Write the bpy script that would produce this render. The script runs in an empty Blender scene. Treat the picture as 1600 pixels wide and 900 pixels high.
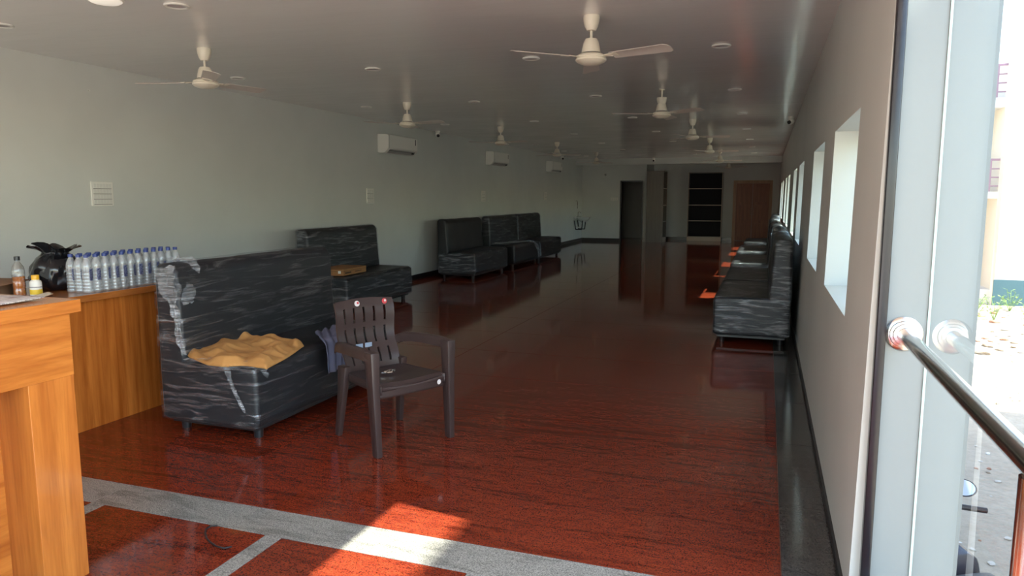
import bpy, bmesh, math, random
from mathutils import Vector, Matrix, noise as mnoise

random.seed(7)
SC = bpy.context.scene
COL = SC.collection

# ------------------------------------------------------------------ camera
F, CX, CY, VX, VY, CAM_H = 1120.0, 800.0, 450.0, 1199.0, 307.0, 1.55
pitch = math.atan2(CY - VY, F)
up_c = Vector((0, -math.cos(pitch), -math.sin(pitch)))
d_c = Vector((VX - CX, VY - CY, F)).normalized()
d_c = (d_c - up_c * d_c.dot(up_c)).normalized()
x_c = d_c.cross(up_c).normalized()
def to_world(v): return Vector((x_c.dot(v), d_c.dot(v), up_c.dot(v)))
right, upv, back = to_world(Vector((1, 0, 0))), to_world(Vector((0, -1, 0))), to_world(Vector((0, 0, -1)))
cam_d = bpy.data.cameras.new('camera'); cam_d.sensor_width = 36.0; cam_d.lens = F / 1600 * 36.0
cam_d.clip_start = 0.05; cam_d.clip_end = 500
cam = bpy.data.objects.new('camera', cam_d); COL.objects.link(cam)
cam.matrix_world = Matrix(((right.x, upv.x, back.x, 0), (right.y, upv.y, back.y, 0), (right.z, upv.z, back.z, CAM_H), (0, 0, 0, 1)))
SC.camera = cam

# ------------------------------------------------------------------ sky, sun, exposure
SUN_DIR = Vector((-0.81, 0.115, -1.0)).normalized()
world = bpy.data.worlds.new('world'); SC.world = world; world.use_nodes = True
wn = world.node_tree; wn.nodes.clear()
sky = wn.nodes.new('ShaderNodeTexSky'); sky.sky_type = 'NISHITA'; sky.sun_disc = False
sky.sun_elevation = math.asin(-SUN_DIR.z); sky.sun_rotation = math.atan2(-SUN_DIR.x, -SUN_DIR.y)
sky.air_density = 1.2; sky.dust_density = 1.0; sky.ozone_density = 1.0
bg = wn.nodes.new('ShaderNodeBackground'); bg.inputs['Strength'].default_value = 0.34
wo = wn.nodes.new('ShaderNodeOutputWorld')
wn.links.new(sky.outputs[0], bg.inputs[0]); wn.links.new(bg.outputs[0], wo.inputs[0])
sun_d = bpy.data.lights.new('sun', 'SUN'); sun_d.energy = 7.0; sun_d.angle = math.radians(0.6); sun_d.color = (1.0, 0.92, 0.78)
sun = bpy.data.objects.new('sun', sun_d); COL.objects.link(sun)
sun.rotation_euler = SUN_DIR.to_track_quat('-Z', 'Y').to_euler(); sun.location = (8, -2, 12)
vs = SC.view_settings
SC.display_settings.display_device = 'sRGB'
vs.view_transform = 'Standard'; vs.look = 'None'; vs.gamma = 1.0; vs.exposure = 1.75; vs.use_curve_mapping = False

# ------------------------------------------------------------------ room numbers
WL, WR0, LEAN, H = -6.15, 0.35, 0.016, 2.80
Y_FRONT, Y_BL, Y_BR = -2.5, 24.8, 26.45
GROUND = -1.4

# ------------------------------------------------------------------ materials
MATS = {}
def mat(name, color=(0.8, 0.8, 0.8), rough=0.5, metal=0.0, spec=0.5, coat=0.0):
    if name in MATS: return MATS[name]
    m = bpy.data.materials.new(name); m.use_nodes = True
    b = m.node_tree.nodes['Principled BSDF']
    b.inputs['Base Color'].default_value = (*color, 1); b.inputs['Roughness'].default_value = rough
    b.inputs['Metallic'].default_value = metal; b.inputs['Specular IOR Level'].default_value = spec
    b.inputs['Coat Weight'].default_value = coat
    MATS[name] = m
    return m
def nodes(m): return m.node_tree.nodes, m.node_tree.links, m.node_tree.nodes['Principled BSDF']
def coords(m, scale=(1, 1, 1), rot=(0, 0, 0), rand=False, kind='Object'):
    n, l, b = nodes(m)
    tc = n.new('ShaderNodeTexCoord'); mp = n.new('ShaderNodeMapping')
    mp.inputs['Scale'].default_value = scale; mp.inputs['Rotation'].default_value = rot
    src = tc.outputs[kind]
    if rand:
        oi = n.new('ShaderNodeObjectInfo'); ml = n.new('ShaderNodeMath'); ml.operation = 'MULTIPLY'; ml.inputs[1].default_value = 40
        l.new(oi.outputs['Random'], ml.inputs[0])
        ad = n.new('ShaderNodeVectorMath'); ad.operation = 'ADD'
        l.new(src, ad.inputs[0]); l.new(ml.outputs[0], ad.inputs[1]); src = ad.outputs[0]
    l.new(src, mp.inputs['Vector'])
    return mp.outputs[0]
def noise_tex(m, vec, scale, detail=4, rough=0.5, dist=0.0):
    n, l, b = nodes(m); t = n.new('ShaderNodeTexNoise')
    t.inputs['Scale'].default_value = scale; t.inputs['Detail'].default_value = detail
    t.inputs['Roughness'].default_value = rough; t.inputs['Distortion'].default_value = dist
    l.new(vec, t.inputs['Vector']); return t.outputs['Fac']
def ramp(m, fac, stops):
    n, l, b = nodes(m); r = n.new('ShaderNodeValToRGB')
    e = r.color_ramp.elements
    while len(e) > 1: e.remove(e[0])
    e[0].position = stops[0][0]; e[0].color = (*stops[0][1], 1)
    for p, c in stops[1:]:
        k = e.new(p); k.color = (*c, 1)
    l.new(fac, r.inputs[0]); return r.outputs[0]
def mixc(m, fac, a, b_, mode='MIX'):
    n, l, b = nodes(m); x = n.new('ShaderNodeMix'); x.data_type = 'RGBA'; x.blend_type = mode
    for sock, v in ((x.inputs[0], fac), (x.inputs[6], a), (x.inputs[7], b_)):
        if hasattr(v, 'is_linked'): l.new(v, sock)
        elif isinstance(v, (int, float)): sock.default_value = v
        else: sock.default_value = (*v, 1)
    return x.outputs[2]
def bump(m, fac, strength=0.2, dist=0.01):
    n, l, b = nodes(m); bp = n.new('ShaderNodeBump')
    bp.inputs['Strength'].default_value = strength; bp.inputs['Distance'].default_value = dist
    l.new(fac, bp.inputs['Height']); l.new(bp.outputs[0], b.inputs['Normal'])
def setcol(m, c):
    n, l, b = nodes(m); l.new(c, b.inputs['Base Color'])

def granite_red(name, rand=True):
    m = mat(name, rough=0.07, spec=0.5)
    v1 = coords(m, (0.5, 4.6, 1), (0, 0, math.radians(-8)), rand)
    vein = noise_tex(m, v1, 2.2, 10, 0.72, 1.0)
    v2 = coords(m, (3, 11, 1), (0, 0, math.radians(-14)), rand)
    fine = noise_tex(m, v2, 6, 8, 0.8, 0.6)
    v3 = coords(m, (1, 1, 1), (0, 0, 0), rand)
    speck = noise_tex(m, v3, 150, 3, 0.7)
    base = ramp(m, fine, [(0.30, (0.07, 0.010, 0.008)), (0.44, (0.185, 0.027, 0.013)), (0.62, (0.275, 0.050, 0.019)), (0.8, (0.34, 0.075, 0.028))])
    veins = ramp(m, vein, [(0.30, (0.16, 0.11, 0.10)), (0.40, (0.60, 0.52, 0.5)), (0.50, (1, 1, 1))])
    c = mixc(m, 0.75, base, veins, 'MULTIPLY')
    sp = ramp(m, speck, [(0.38, (0.22, 0.20, 0.19)), (0.52, (1, 1, 1)), (0.72, (1.25, 1.15, 1.1))])
    c = mixc(m, 0.8, c, sp, 'MULTIPLY')
    setcol(m, c); return m
def granite_grey(name, lo, hi, rand=True):
    m = mat(name, rough=0.1, spec=0.5)
    v = coords(m, (1, 1, 1), (0, 0, 0), rand)
    s = noise_tex(m, v, 170, 4, 0.75)
    c1 = ramp(m, s, [(0.35, lo), (0.5, tuple((a + b) / 2 for a, b in zip(lo, hi))), (0.66, hi)])
    v2 = coords(m, (2, 9, 1), (0, 0, 0.5), rand)
    w = noise_tex(m, v2, 2, 6, 0.6, 0.6)
    c2 = ramp(m, w, [(0.36, (0.62, 0.62, 0.62)), (0.5, (1, 1, 1))])
    setcol(m, mixc(m, 0.8, c1, c2, 'MULTIPLY')); return m
def wood(name, lo, hi, axis='y', rough=0.22, coat=0.3):
    m = mat(name, rough=rough, coat=coat)
    sc = {'x': (0.7, 9, 9), 'y': (9, 0.7, 9), 'z': (9, 9, 0.5)}[axis]
    v = coords(m, sc, (0.02, 0.03, 0.02), True)
    a = noise_tex(m, v, 1.6, 5, 0.55, 0.6)
    f = noise_tex(m, v, 9, 4, 0.6, 0.2)
    c = ramp(m, a, [(0.3, lo), (0.48, tuple((p + q) / 2 for p, q in zip(lo, hi))), (0.66, hi)])
    g = ramp(m, f, [(0.3, (0.72, 0.68, 0.64)), (0.55, (1, 1, 1))])
    setcol(m, mixc(m, 0.6, c, g, 'MULTIPLY')); return m
def paint(name, color, rough=0.45, spec=0.4, bs=0.04, var=0.05):
    m = mat(name, color, rough, 0, spec)
    v = coords(m)
    a = noise_tex(m, v, 0.9, 4, 0.55)
    k = ramp(m, a, [(0.3, tuple(c * (1 - var) for c in color)), (0.7, tuple(min(1, c * (1 + var)) for c in color))])
    setcol(m, k)
    bump(m, noise_tex(m, v, 45, 3, 0.5), bs, 0.01)
    return m

M_WALL = paint('wall_paint', (0.62, 0.635, 0.605), 0.42, 0.35)
M_CEIL = mat('ceiling_gloss_paint', (0.86, 0.84, 0.82), 0.17, 0, 0.7, 0.5)
def _ceil():
    m = M_CEIL; n, l, b = nodes(m)
    v = coords(m, (0.35, 1.6, 1))
    bump(m, noise_tex(m, v, 3.0, 3, 0.5), 0.16, 0.02)
    v2 = coords(m)
    r = ramp(m, noise_tex(m, v2, 1.5, 3), [(0.3, (0.10, 0.10, 0.10)), (0.7, (0.17, 0.17, 0.17))])
    l.new(r, b.inputs['Roughness']); b.inputs['Coat Roughness'].default_value = 0.32
_ceil()
M_RED = granite_red('red_granite')
M_GREY = granite_grey('light_grey_granite', (0.10, 0.105, 0.10), (0.46, 0.46, 0.42))
M_DGREY = granite_grey('dark_grey_granite', (0.018, 0.018, 0.018), (0.105, 0.10, 0.095))
M_BLACKGR = mat('black_granite', (0.012, 0.012, 0.014), 0.3)
M_GROUT = mat('joint_filler', (0.30, 0.17, 0.13), 0.7)
M_WOODH = wood('laminate_wood_horizontal', (0.40, 0.120, 0.020), (0.64, 0.240, 0.045), 'y', 0.22, 0.15)
M_WOODV = wood('laminate_wood_vertical', (0.38, 0.112, 0.020), (0.60, 0.215, 0.042), 'z', 0.2, 0.2)
M_WOODC = wood('counter_wood_vertical', (0.34, 0.085, 0.012), (0.62, 0.20, 0.036), 'z')
M_WOODCH = wood('counter_wood_horizontal', (0.30, 0.09, 0.02), (0.48, 0.17, 0.04), 'y')
M_DOOR = wood('door_wood', (0.22, 0.062, 0.030), (0.40, 0.14, 0.07), 'z', 0.45, 0.0)
M_DOORFRAME = wood('door_frame_wood', (0.44, 0.26, 0.16), (0.58, 0.36, 0.23), 'z', 0.5, 0.0)
M_CAB = wood('cabinet_laminate', (0.135, 0.112, 0.092), (0.165, 0.138, 0.113), 'z', 0.4, 0.1)
M_CABEDGE = mat('cabinet_edge_band', (0.62, 0.53, 0.42), 0.4)
M_CABIN = mat('cabinet_inner_laminate', (0.030, 0.031, 0.036), 0.75, 0, 0.15)
M_WHITEPL = mat('white_plastic', (0.78, 0.77, 0.72), 0.3)
M_FAN = mat('cream_fan_enamel', (0.76, 0.70, 0.58), 0.28)
M_FANB = mat('fan_blade_enamel', (0.62, 0.55, 0.50), 0.3)
M_DARK = mat('dark_plastic', (0.015, 0.015, 0.017), 0.35)
M_CERAMIC = mat('white_ceramic', (0.75, 0.77, 0.76), 0.08)
M_CHROME = mat('brushed_steel', (0.72, 0.70, 0.67), 0.16, 1.0)
M_ALU = paint('grey_cladding', (0.235, 0.265, 0.27), 0.35, 0.5, 0.01, 0.02)
M_BLACKALU = mat('black_trim_aluminium', (0.012, 0.012, 0.016), 0.22)
M_FRAMEW = mat('white_window_frame', (0.72, 0.73, 0.72), 0.35)
M_LEATHER = mat('black_leatherette', (0.014, 0.015, 0.018), 0.42, 0, 0.45)
bump(M_LEATHER, noise_tex(M_LEATHER, coords(M_LEATHER), 220, 3), 0.12, 0.003)
M_CHAIR = mat('brown_moulded_plastic', (0.050, 0.032, 0.030), 0.36, 0, 0.45)
M_VENT = mat('vent_dark', (0.05, 0.05, 0.05), 0.5)

def film(name, gloss=0.09, white=0.5):
    m = bpy.data.materials.new(name); m.use_nodes = True
    n, l = m.node_tree.nodes, m.node_tree.links
    n.clear()
    out = n.new('ShaderNodeOutputMaterial')
    tr = n.new('ShaderNodeBsdfTransparent'); tr.inputs[0].default_value = (0.93, 0.94, 0.95, 1)
    gl = n.new('ShaderNodeBsdfGlossy'); gl.inputs['Roughness'].default_value = gloss; gl.inputs['Color'].default_value = (0.86, 0.92, 1.0, 1)
    df = n.new('ShaderNodeBsdfDiffuse'); df.inputs[0].default_value = (0.62, 0.64, 0.66, 1)
    tc = n.new('ShaderNodeTexCoord')
    def nz(scale3, sc, det, dist=0.4, rot=(0, 0, 0)):
        mp = n.new('ShaderNodeMapping'); mp.inputs['Scale'].default_value = scale3; mp.inputs['Rotation'].default_value = rot
        oi = n.new('ShaderNodeObjectInfo'); ad = n.new('ShaderNodeVectorMath'); ad.operation = 'ADD'
        ml = n.new('ShaderNodeMath'); ml.operation = 'MULTIPLY'; ml.inputs[1].default_value = 30
        l.new(oi.outputs['Random'], ml.inputs[0]); l.new(tc.outputs['Object'], ad.inputs[0]); l.new(ml.outputs[0], ad.inputs[1])
        l.new(ad.outputs[0], mp.inputs[0])
        t = n.new('ShaderNodeTexNoise'); t.inputs['Scale'].default_value = sc; t.inputs['Detail'].default_value = det
        t.inputs['Distortion'].default_value = dist; t.inputs['Roughness'].default_value = 0.6
        l.new(mp.outputs[0], t.inputs['Vector']); return t.outputs['Fac']
    def rmp(f, stops):
        r = n.new('ShaderNodeValToRGB'); e = r.color_ramp.elements
        e[0].position, e[0].color = stops[0][0], (stops[0][1],) * 3 + (1,)
        e[1].position, e[1].color = stops[1][0], (stops[1][1],) * 3 + (1,)
        l.new(f, r.inputs[0]); return r.outputs[0]
    streak = nz((1.6, 1.2, 13), 2.0, 5, 0.9, (0.10, 0.06, 0))
    fine = nz((2.6, 2.0, 52), 2.0, 4, 0.8, (-0.07, 0.05, 0))
    add = n.new('ShaderNodeMath'); add.operation = 'ADD'
    l.new(streak, add.inputs[0]); l.new(fine, add.inputs[1])
    bp = n.new('ShaderNodeBump'); bp.inputs['Strength'].default_value = 0.6; bp.inputs['Distance'].default_value = 0.02
    l.new(add.outputs[0], bp.inputs['Height']); l.new(bp.outputs[0], gl.inputs['Normal'])
    gfac = rmp(streak, ((0.50, 0.008), (0.70, 0.34)))
    mx1 = n.new('ShaderNodeMixShader'); l.new(gfac, mx1.inputs[0]); l.new(tr.outputs[0], mx1.inputs[1]); l.new(gl.outputs[0], mx1.inputs[2])
    wfac = rmp(fine, ((0.68, 0.010), (0.86, white * 0.45)))
    mx2 = n.new('ShaderNodeMixShader'); l.new(wfac, mx2.inputs[0]); l.new(mx1.outputs[0], mx2.inputs[1]); l.new(df.outputs[0], mx2.inputs[2])
    l.new(mx2.outputs[0], out.inputs[0])
    return m
M_FILM = film('stretch_film')
M_FILM2 = film('loose_stretch_film', 0.2, 0.8)
def _loose():
    n = M_FILM2.node_tree.nodes
    rs = [x for x in n if x.type == 'VALTORGB']
    rs[1].color_ramp.elements[0].position = 0.36; rs[1].color_ramp.elements[0].color = (0.06, 0.06, 0.06, 1)
    rs[1].color_ramp.elements[1].position = 0.78; rs[1].color_ramp.elements[1].color = (0.55, 0.55, 0.55, 1)
_loose()

def thin_glass(name, tint=(0.93, 0.97, 0.95), refl=1.0):
    m = bpy.data.materials.new(name); m.use_nodes = True
    n, l = m.node_tree.nodes, m.node_tree.links; n.clear()
    out = n.new('ShaderNodeOutputMaterial')
    tr = n.new('ShaderNodeBsdfTransparent'); tr.inputs[0].default_value = (*tint, 1)
    gl = n.new('ShaderNodeBsdfGlossy'); gl.inputs['Roughness'].default_value = 0.0
    lw = n.new('ShaderNodeLayerWeight'); lw.inputs[0].default_value = 0.5
    pw = n.new('ShaderNodeMath'); pw.operation = 'POWER'; pw.inputs[1].default_value = 5.0
    ml = n.new('ShaderNodeMath'); ml.operation = 'MULTIPLY_ADD'; ml.inputs[1].default_value = 0.9 * refl; ml.inputs[2].default_value = 0.06
    ml.use_clamp = True
    mx = n.new('ShaderNodeMixShader')
    l.new(lw.outputs['Facing'], pw.inputs[0]); l.new(pw.outputs[0], ml.inputs[0])
    l.new(ml.outputs[0], mx.inputs[0]); l.new(tr.outputs[0], mx.inputs[1]); l.new(gl.outputs[0], mx.inputs[2]); l.new(mx.outputs[0], out.inputs[0])
    return m
M_GLASS = thin_glass('window_glass', (0.80, 0.95, 0.92))
M_GLASSEDGE = mat('glass_edge_green', (0.55, 0.78, 0.72), 0.15)
def clear_plastic(name, body=(0.8, 0.85, 0.88), k=0.16):
    m = bpy.data.materials.new(name); m.use_nodes = True
    n, l = m.node_tree.nodes, m.node_tree.links; n.clear()
    out = n.new('ShaderNodeOutputMaterial')
    tr = n.new('ShaderNodeBsdfTransparent'); tr.inputs[0].default_value = (*body, 1)
    gl = n.new('ShaderNodeBsdfGlossy'); gl.inputs['Roughness'].default_value = 0.1
    df = n.new('ShaderNodeBsdfDiffuse'); df.inputs[0].default_value = (0.8, 0.83, 0.85, 1)
    lw = n.new('ShaderNodeLayerWeight'); lw.inputs[0].default_value = 0.35
    m1 = n.new('ShaderNodeMixShader'); m1.inputs[0].default_value = k
    l.new(tr.outputs[0], m1.inputs[1]); l.new(df.outputs[0], m1.inputs[2])
    pw = n.new('ShaderNodeMath'); pw.operation = 'MULTIPLY_ADD'; pw.inputs[1].default_value = 0.5; pw.inputs[2].default_value = 0.08
    l.new(lw.outputs['Facing'], pw.inputs[0])
    m2 = n.new('ShaderNodeMixShader'); l.new(pw.outputs[0], m2.inputs[0]); l.new(m1.outputs[0], m2.inputs[1]); l.new(gl.outputs[0], m2.inputs[2])
    l.new(m2.outputs[0], out.inputs[0]); return m

# ------------------------------------------------------------------ mesh helpers
class MB:
    def __init__(s): s.v = []; s.f = []
    def add(s, vs_, fs_):
        o = len(s.v); s.v += [tuple(v) for v in vs_]; s.f += [tuple(i + o for i in f) for f in fs_]; return s
    def box(s, x0, x1, y0, y1, z0, z1):
        return s.add([(x0, y0, z0), (x1, y0, z0), (x1, y1, z0), (x0, y1, z0), (x0, y0, z1), (x1, y0, z1), (x1, y1, z1), (x0, y1, z1)],
                     [(0, 3, 2, 1), (4, 5, 6, 7), (0, 1, 5, 4), (1, 2, 6, 5), (2, 3, 7, 6), (3, 0, 4, 7)])
    def cyl(s, p0, p1, r0, r1=None, n=16):
        r1 = r0 if r1 is None else r1
        p0, p1 = Vector(p0), Vector(p1); a = (p1 - p0).normalized(); q = a.to_track_quat('Z', 'Y')
        vs_ = []
        for p, r in ((p0, r0), (p1, r1)):
            for i in range(n):
                t = 2 * math.pi * i / n; vs_.append(p + q @ Vector((r * math.cos(t), r * math.sin(t), 0)))
        fs_ = [(i, (i + 1) % n, n + (i + 1) % n, n + i) for i in range(n)] + [tuple(range(n - 1, -1, -1)), tuple(range(n, 2 * n))]
        return s.add(vs_, fs_)
    def lathe(s, prof, c=(0, 0, 0), n=24, q=None):
        vs_ = []; fs_ = []
        for r, z in prof:
            for i in range(n):
                t = 2 * math.pi * i / n; p = Vector((max(r, 1e-4) * math.cos(t), max(r, 1e-4) * math.sin(t), z))
                if q: p = q @ p
                vs_.append(p + Vector(c))
        for k in range(len(prof) - 1):
            for i in range(n):
                j = (i + 1) % n; fs_.append((k * n + i, k * n + j, (k + 1) * n + j, (k + 1) * n + i))
        return s.add(vs_, fs_)
    def tube(s, path, r, n=10, closed=False):
        path = [Vector(p) for p in path]; vs_ = []; fs_ = []; m = len(path)
        for k, p in enumerate(path):
            a = (path[min(k + 1, m - 1)] - path[max(k - 1, 0)]).normalized(); q = a.to_track_quat('Z', 'Y')
            rr = r[k] if isinstance(r, (list, tuple)) else r
            for i in range(n):
                t = 2 * math.pi * i / n; vs_.append(p + q @ Vector((rr * math.cos(t), rr * math.sin(t), 0)))
        for k in range(m - 1):
            for i in range(n):
                j = (i + 1) % n; fs_.append((k * n + i, k * n + j, (k + 1) * n + j, (k + 1) * n + i))
        fs_ += [tuple(range(n - 1, -1, -1)), tuple(range((m - 1) * n, m * n))]
        return s.add(vs_, fs_)
    def grid(s, fn, nu, nv):
        vs_ = [fn(u / nu, v / nv) for v in range(nv + 1) for u in range(nu + 1)]
        fs_ = [(v * (nu + 1) + u, v * (nu + 1) + u + 1, (v + 1) * (nu + 1) + u + 1, (v + 1) * (nu + 1) + u) for v in range(nv) for u in range(nu)]
        return s.add(vs_, fs_)
    def mesh(s, name, m, smooth=False, bevel=0, seg=2, solid=0, angle=35):
        me = bpy.data.meshes.new(name); bm = bmesh.new()
        vv = [bm.verts.new(v) for v in s.v]
        for f in s.f:
            try: bm.faces.new([vv[i] for i in f])
            except ValueError: pass
        bmesh.ops.remove_doubles(bm, verts=bm.verts, dist=2e-5)
        bmesh.ops.recalc_face_normals(bm, faces=bm.faces)
        if solid: bmesh.ops.solidify(bm, geom=list(bm.faces), thickness=solid)
        if bevel:
            es = [e for e in bm.edges if len(e.link_faces) == 2 and e.calc_face_angle(0) > math.radians(25)]
            bmesh.ops.bevel(bm, geom=es, offset=bevel, segments=seg, affect='EDGES', profile=0.5, clamp_overlap=True)
        bm.to_mesh(me); bm.free()
        me.materials.append(m)
        if smooth:
            me.polygons.foreach_set('use_smooth', [True] * len(me.polygons))
            if smooth == 'auto': me.set_sharp_from_angle(angle=math.radians(angle))
        return me
    def build(s, name, m, parent=None, **k):
        return link(name, s.mesh(name, m, **k), parent)
def link(name, me, parent=None):
    o = bpy.data.objects.new(name, me); COL.objects.link(o)
    if parent: o.parent = parent
    return o
def tag(o, label, cat, group=None):
    o['label'] = label; o['category'] = cat
    if group: o['group'] = group
    return o
def thing(name, label, cat, loc=(0, 0, 0), rz=0, group=None):
    o = bpy.data.objects.new(name, None); COL.objects.link(o); o.empty_display_size = 0.1
    o.location = loc; o.rotation_euler = (0, 0, rz); tag(o, label, cat, group); return o
def struct(o, label=None):
    o['kind'] = 'structure'
    if label: o['label'] = label; 
    return o
def dup(root, loc=None, rz=None, label=None):
    def rec(o, par):
        c = o.copy(); COL.objects.link(c); c.parent = par
        for ch in list(o.children): rec(ch, c)
        return c
    r = rec(root, None)
    if loc is not None: r.location = loc
    if rz is not None: r.rotation_euler = (0, 0, rz)
    if label: r['label'] = label
    return r
def lean_mesh(o):
    for v in o.data.vertices: v.co.x += LEAN * v.co.z
    return o
def round_poly(pts, rads, seg=5):
    out = []; n = len(pts)
    for i in range(n):
        p = Vector(pts[i]); a = Vector(pts[i - 1]); b = Vector(pts[(i + 1) % n]); r = rads[i]
        if r <= 0: out.append(p); continue
        u = (a - p).normalized(); w = (b - p).normalized(); half = u.angle(w) / 2
        t = r / math.tan(half); c = p + (u + w).normalized() * (r / math.sin(half))
        s0 = p + u * t - c; s1 = p + w * t - c
        for k in range(seg + 1):
            f = k / seg; v = (s0 * (1 - f) + s1 * f).normalized() * r; out.append(c + v)
    return out
def resample(poly, n):
    L = [0]; m = len(poly)
    for i in range(m): L.append(L[-1] + (poly[(i + 1) % m] - poly[i]).length)
    out = []; k = 0
    for i in range(n):
        t = L[-1] * i / n
        while L[k + 1] < t: k += 1
        f = (t - L[k]) / max(1e-9, L[k + 1] - L[k]); out.append(poly[k].lerp(poly[(k + 1) % m], f))
    return out
def loft(poly, y0, y1, r_end, N, M, off=0.0, disp=None):
    """rounded extrusion of a convex (x,z) outline along y; disp(p, n) pushes a vertex along its normal"""
    P = resample(poly, N)
    c2 = sum(P, Vector((0, 0))) / N
    nrm = []
    for i in range(N):
        t = P[(i + 1) % N] - P[i - 1]; v = Vector((t.y, -t.x)).normalized()
        if v.dot(P[i] - c2) < 0: v = -v
        nrm.append(v)
    st = []
    K = 4
    for k in range(K + 1):
        a = math.pi / 2 * k / K; st.append((y0 - off + r_end * (1 - math.sin(a)) if False else y0 - off + r_end * (1 - math.sin(a)), 0))
    st = []
    for k in range(K + 1):
        a = math.pi / 2 * k / K
        st.append((y0 - off + r_end * (1 - math.cos(a)) * 1.0, r_end * (1 - math.sin(a)), -math.cos(a)))
    a0, a1 = y0 - off + r_end, y1 + off - r_end
    for k in range(1, M): st.append((a0 + (a1 - a0) * k / M, 0, 0))
    for k in range(K, -1, -1):
        a = math.pi / 2 * k / K
        st.append((y1 + off - r_end * (1 - math.cos(a)), r_end * (1 - math.sin(a)), math.cos(a)))
    mb = MB(); rows = []
    def vert(x, y, z, n3):
        p = Vector((x, y, z))
        if disp: p = p + n3 * disp(p, n3)
        mb.v.append(tuple(p)); return len(mb.v) - 1
    rings = [0.8, 0.6, 0.4, 0.2]
    def caprow(y, ny, sc, inset):
        row = []
        for i in range(N):
            q = P[i] + nrm[i] * (off - inset); q = c2 + (q - c2) * sc
            row.append(vert(q.x, y, q.y, Vector((0, ny, 0))))
        return row
    ys, ye = st[0][0], st[-1][0]
    c_a = vert(c2.x, ys, c2.y, Vector((0, -1, 0)))
    for sc in reversed(rings): rows.append(caprow(ys, -1, sc, r_end))
    for y, ins, ny in st:
        row = []
        for i in range(N):
            q = P[i] + nrm[i] * (off - ins); h = math.sqrt(max(0, 1 - ny * ny))
            row.append(vert(q.x, y, q.y, Vector((nrm[i].x * h, ny, nrm[i].y * h))))
        rows.append(row)
    for sc in rings: rows.append(caprow(ye, 1, sc, r_end))
    c_b = vert(c2.x, ye, c2.y, Vector((0, 1, 0)))
    for k in range(len(rows) - 1):
        a, b = rows[k], rows[k + 1]
        for i in range(N): j = (i + 1) % N; mb.f.append((a[i], a[j], b[j], b[i]))
    for i in range(N):
        j = (i + 1) % N; mb.f.append((c_a, rows[0][j], rows[0][i])); mb.f.append((c_b, rows[-1][i], rows[-1][j]))
    return mb

# ------------------------------------------------------------------ floor
floor = struct(MB().box(WL - 0.3, 0.62, Y_FRONT, Y_BR + 0.3, -0.20, -0.006).build('floor', M_GROUT), 'polished red granite floor')
def slab(x0, x1, y0, y1, m, name='granite_slab', g=0.0015):
    key = (round(x1 - x0, 3), round(y1 - y0, 3), m.name)
    if key not in SLABS:
        w, d = (x1 - x0) / 2 - g, (y1 - y0) / 2 - g
        SLABS[key] = MB().box(-w, w, -d, d, -0.02, 0).mesh(name, m, bevel=0.0012, seg=1)
    o = link(name, SLABS[key], floor); o.location = ((x0 + x1) / 2, (y0 + y1) / 2, 0); return o
SLABS = {}
xs = [WL, -5.70, -2.79, 0.12]
ys = [2.82, 3.72] + [3.72 + 0.975 * k for k in range(1, 24)]
ys = [y for y in ys if y < Y_BR - 0.3] + [Y_BR + 0.05]
for j in range(len(ys) - 1):
    for i in range(3): slab(xs[i], xs[i + 1], ys[j], ys[j + 1], M_RED)
    slab(0.12, WR0 + 0.02, ys[j], ys[j + 1], M_DGREY, 'border_slab')
# entrance pattern of red tiles between grey strips
bx = [WL, -4.80, -3.19, -1.59, 0.0, 0.60]
for i in range(5): slab(bx[i], bx[i + 1], 2.58, 2.82, M_GREY, 'border_slab')
sx = [(-6.15 + 0.0, -6.14)] + [(-5.21, -5.12), (-4.20, -4.11), (-3.19, -3.10), (-2.12, -2.03), (-1.11, -1.02), (-0.10, -0.01)]
yt = [(1.56, 2.58), (0.46, 1.47), (-0.64, 0.37), (-1.74, -0.73)]
for k in range(1, len(sx)):
    x0, x1 = sx[k]; xr = sx[k + 1][0] if k + 1 < len(sx) else 0.60
    for y0, y1 in yt:
        slab(x1, xr, y0, y1, M_RED, 'granite_tile')
    slab(x0, x1, -1.74, 2.58, M_GREY, 'border_strip')
    for y0, y1 in yt[1:]: slab(x1, xr, y1, y1 + 0.09, M_GREY, 'border_strip')
for y0, y1 in yt: slab(WL, -5.21, y0, y1, M_RED, 'granite_tile')
slab(WL, 0.60, Y_FRONT, -1.74, M_GREY, 'border_slab')
# a black ring mark left on the tile beside the desk
# ------------------------------------------------------------------ walls and ceiling
struct(MB().box(WL - 0.25, WL, Y_FRONT, Y_BL + 0.2, -1, H + 0.2).build('wall_left', M_WALL), 'plain grey-white left wall')
struct(MB().box(WL - 0.25, 0.558, Y_FRONT, 2.83, H, H + 0.25).box(WL - 0.25, 0.72, 2.83, Y_BR + 0.25, H, H + 0.25).build('ceiling', M_CEIL), 'glossy painted ceiling')
struct(MB().box(WL - 0.25, -5.6, Y_FRONT - 0.2, Y_FRONT, -1.4, H + 0.2).box(-5.6, 0.558, Y_FRONT - 0.2, Y_FRONT, 2.6, H + 0.2).build('wall_front', M_WALL), 'unseen front wall, its wide opening shaped for the daylight')  # unseen wall and lintel, added and sized for the daylight they let in
struct(MB().box(-7.5, 0.60, -8.5, Y_FRONT - 0.001, -1.5, -0.02).build('bounce_slab', paint('bounce_slab_concrete', (0.60, 0.56, 0.50), 0.8, 0.2)), 'unseen pale concrete slab added before the entrance to bounce light indoors')  # added behind the camera; its sunlit top throws light up to the ceiling
WIN = [3.65, 5.78, 8.89, 11.02, 14.20, 16.35, 19.50, 21.65]; WW = 1.30; Z0, Z1 = 0.99, 1.95; XO = 0.61
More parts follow.
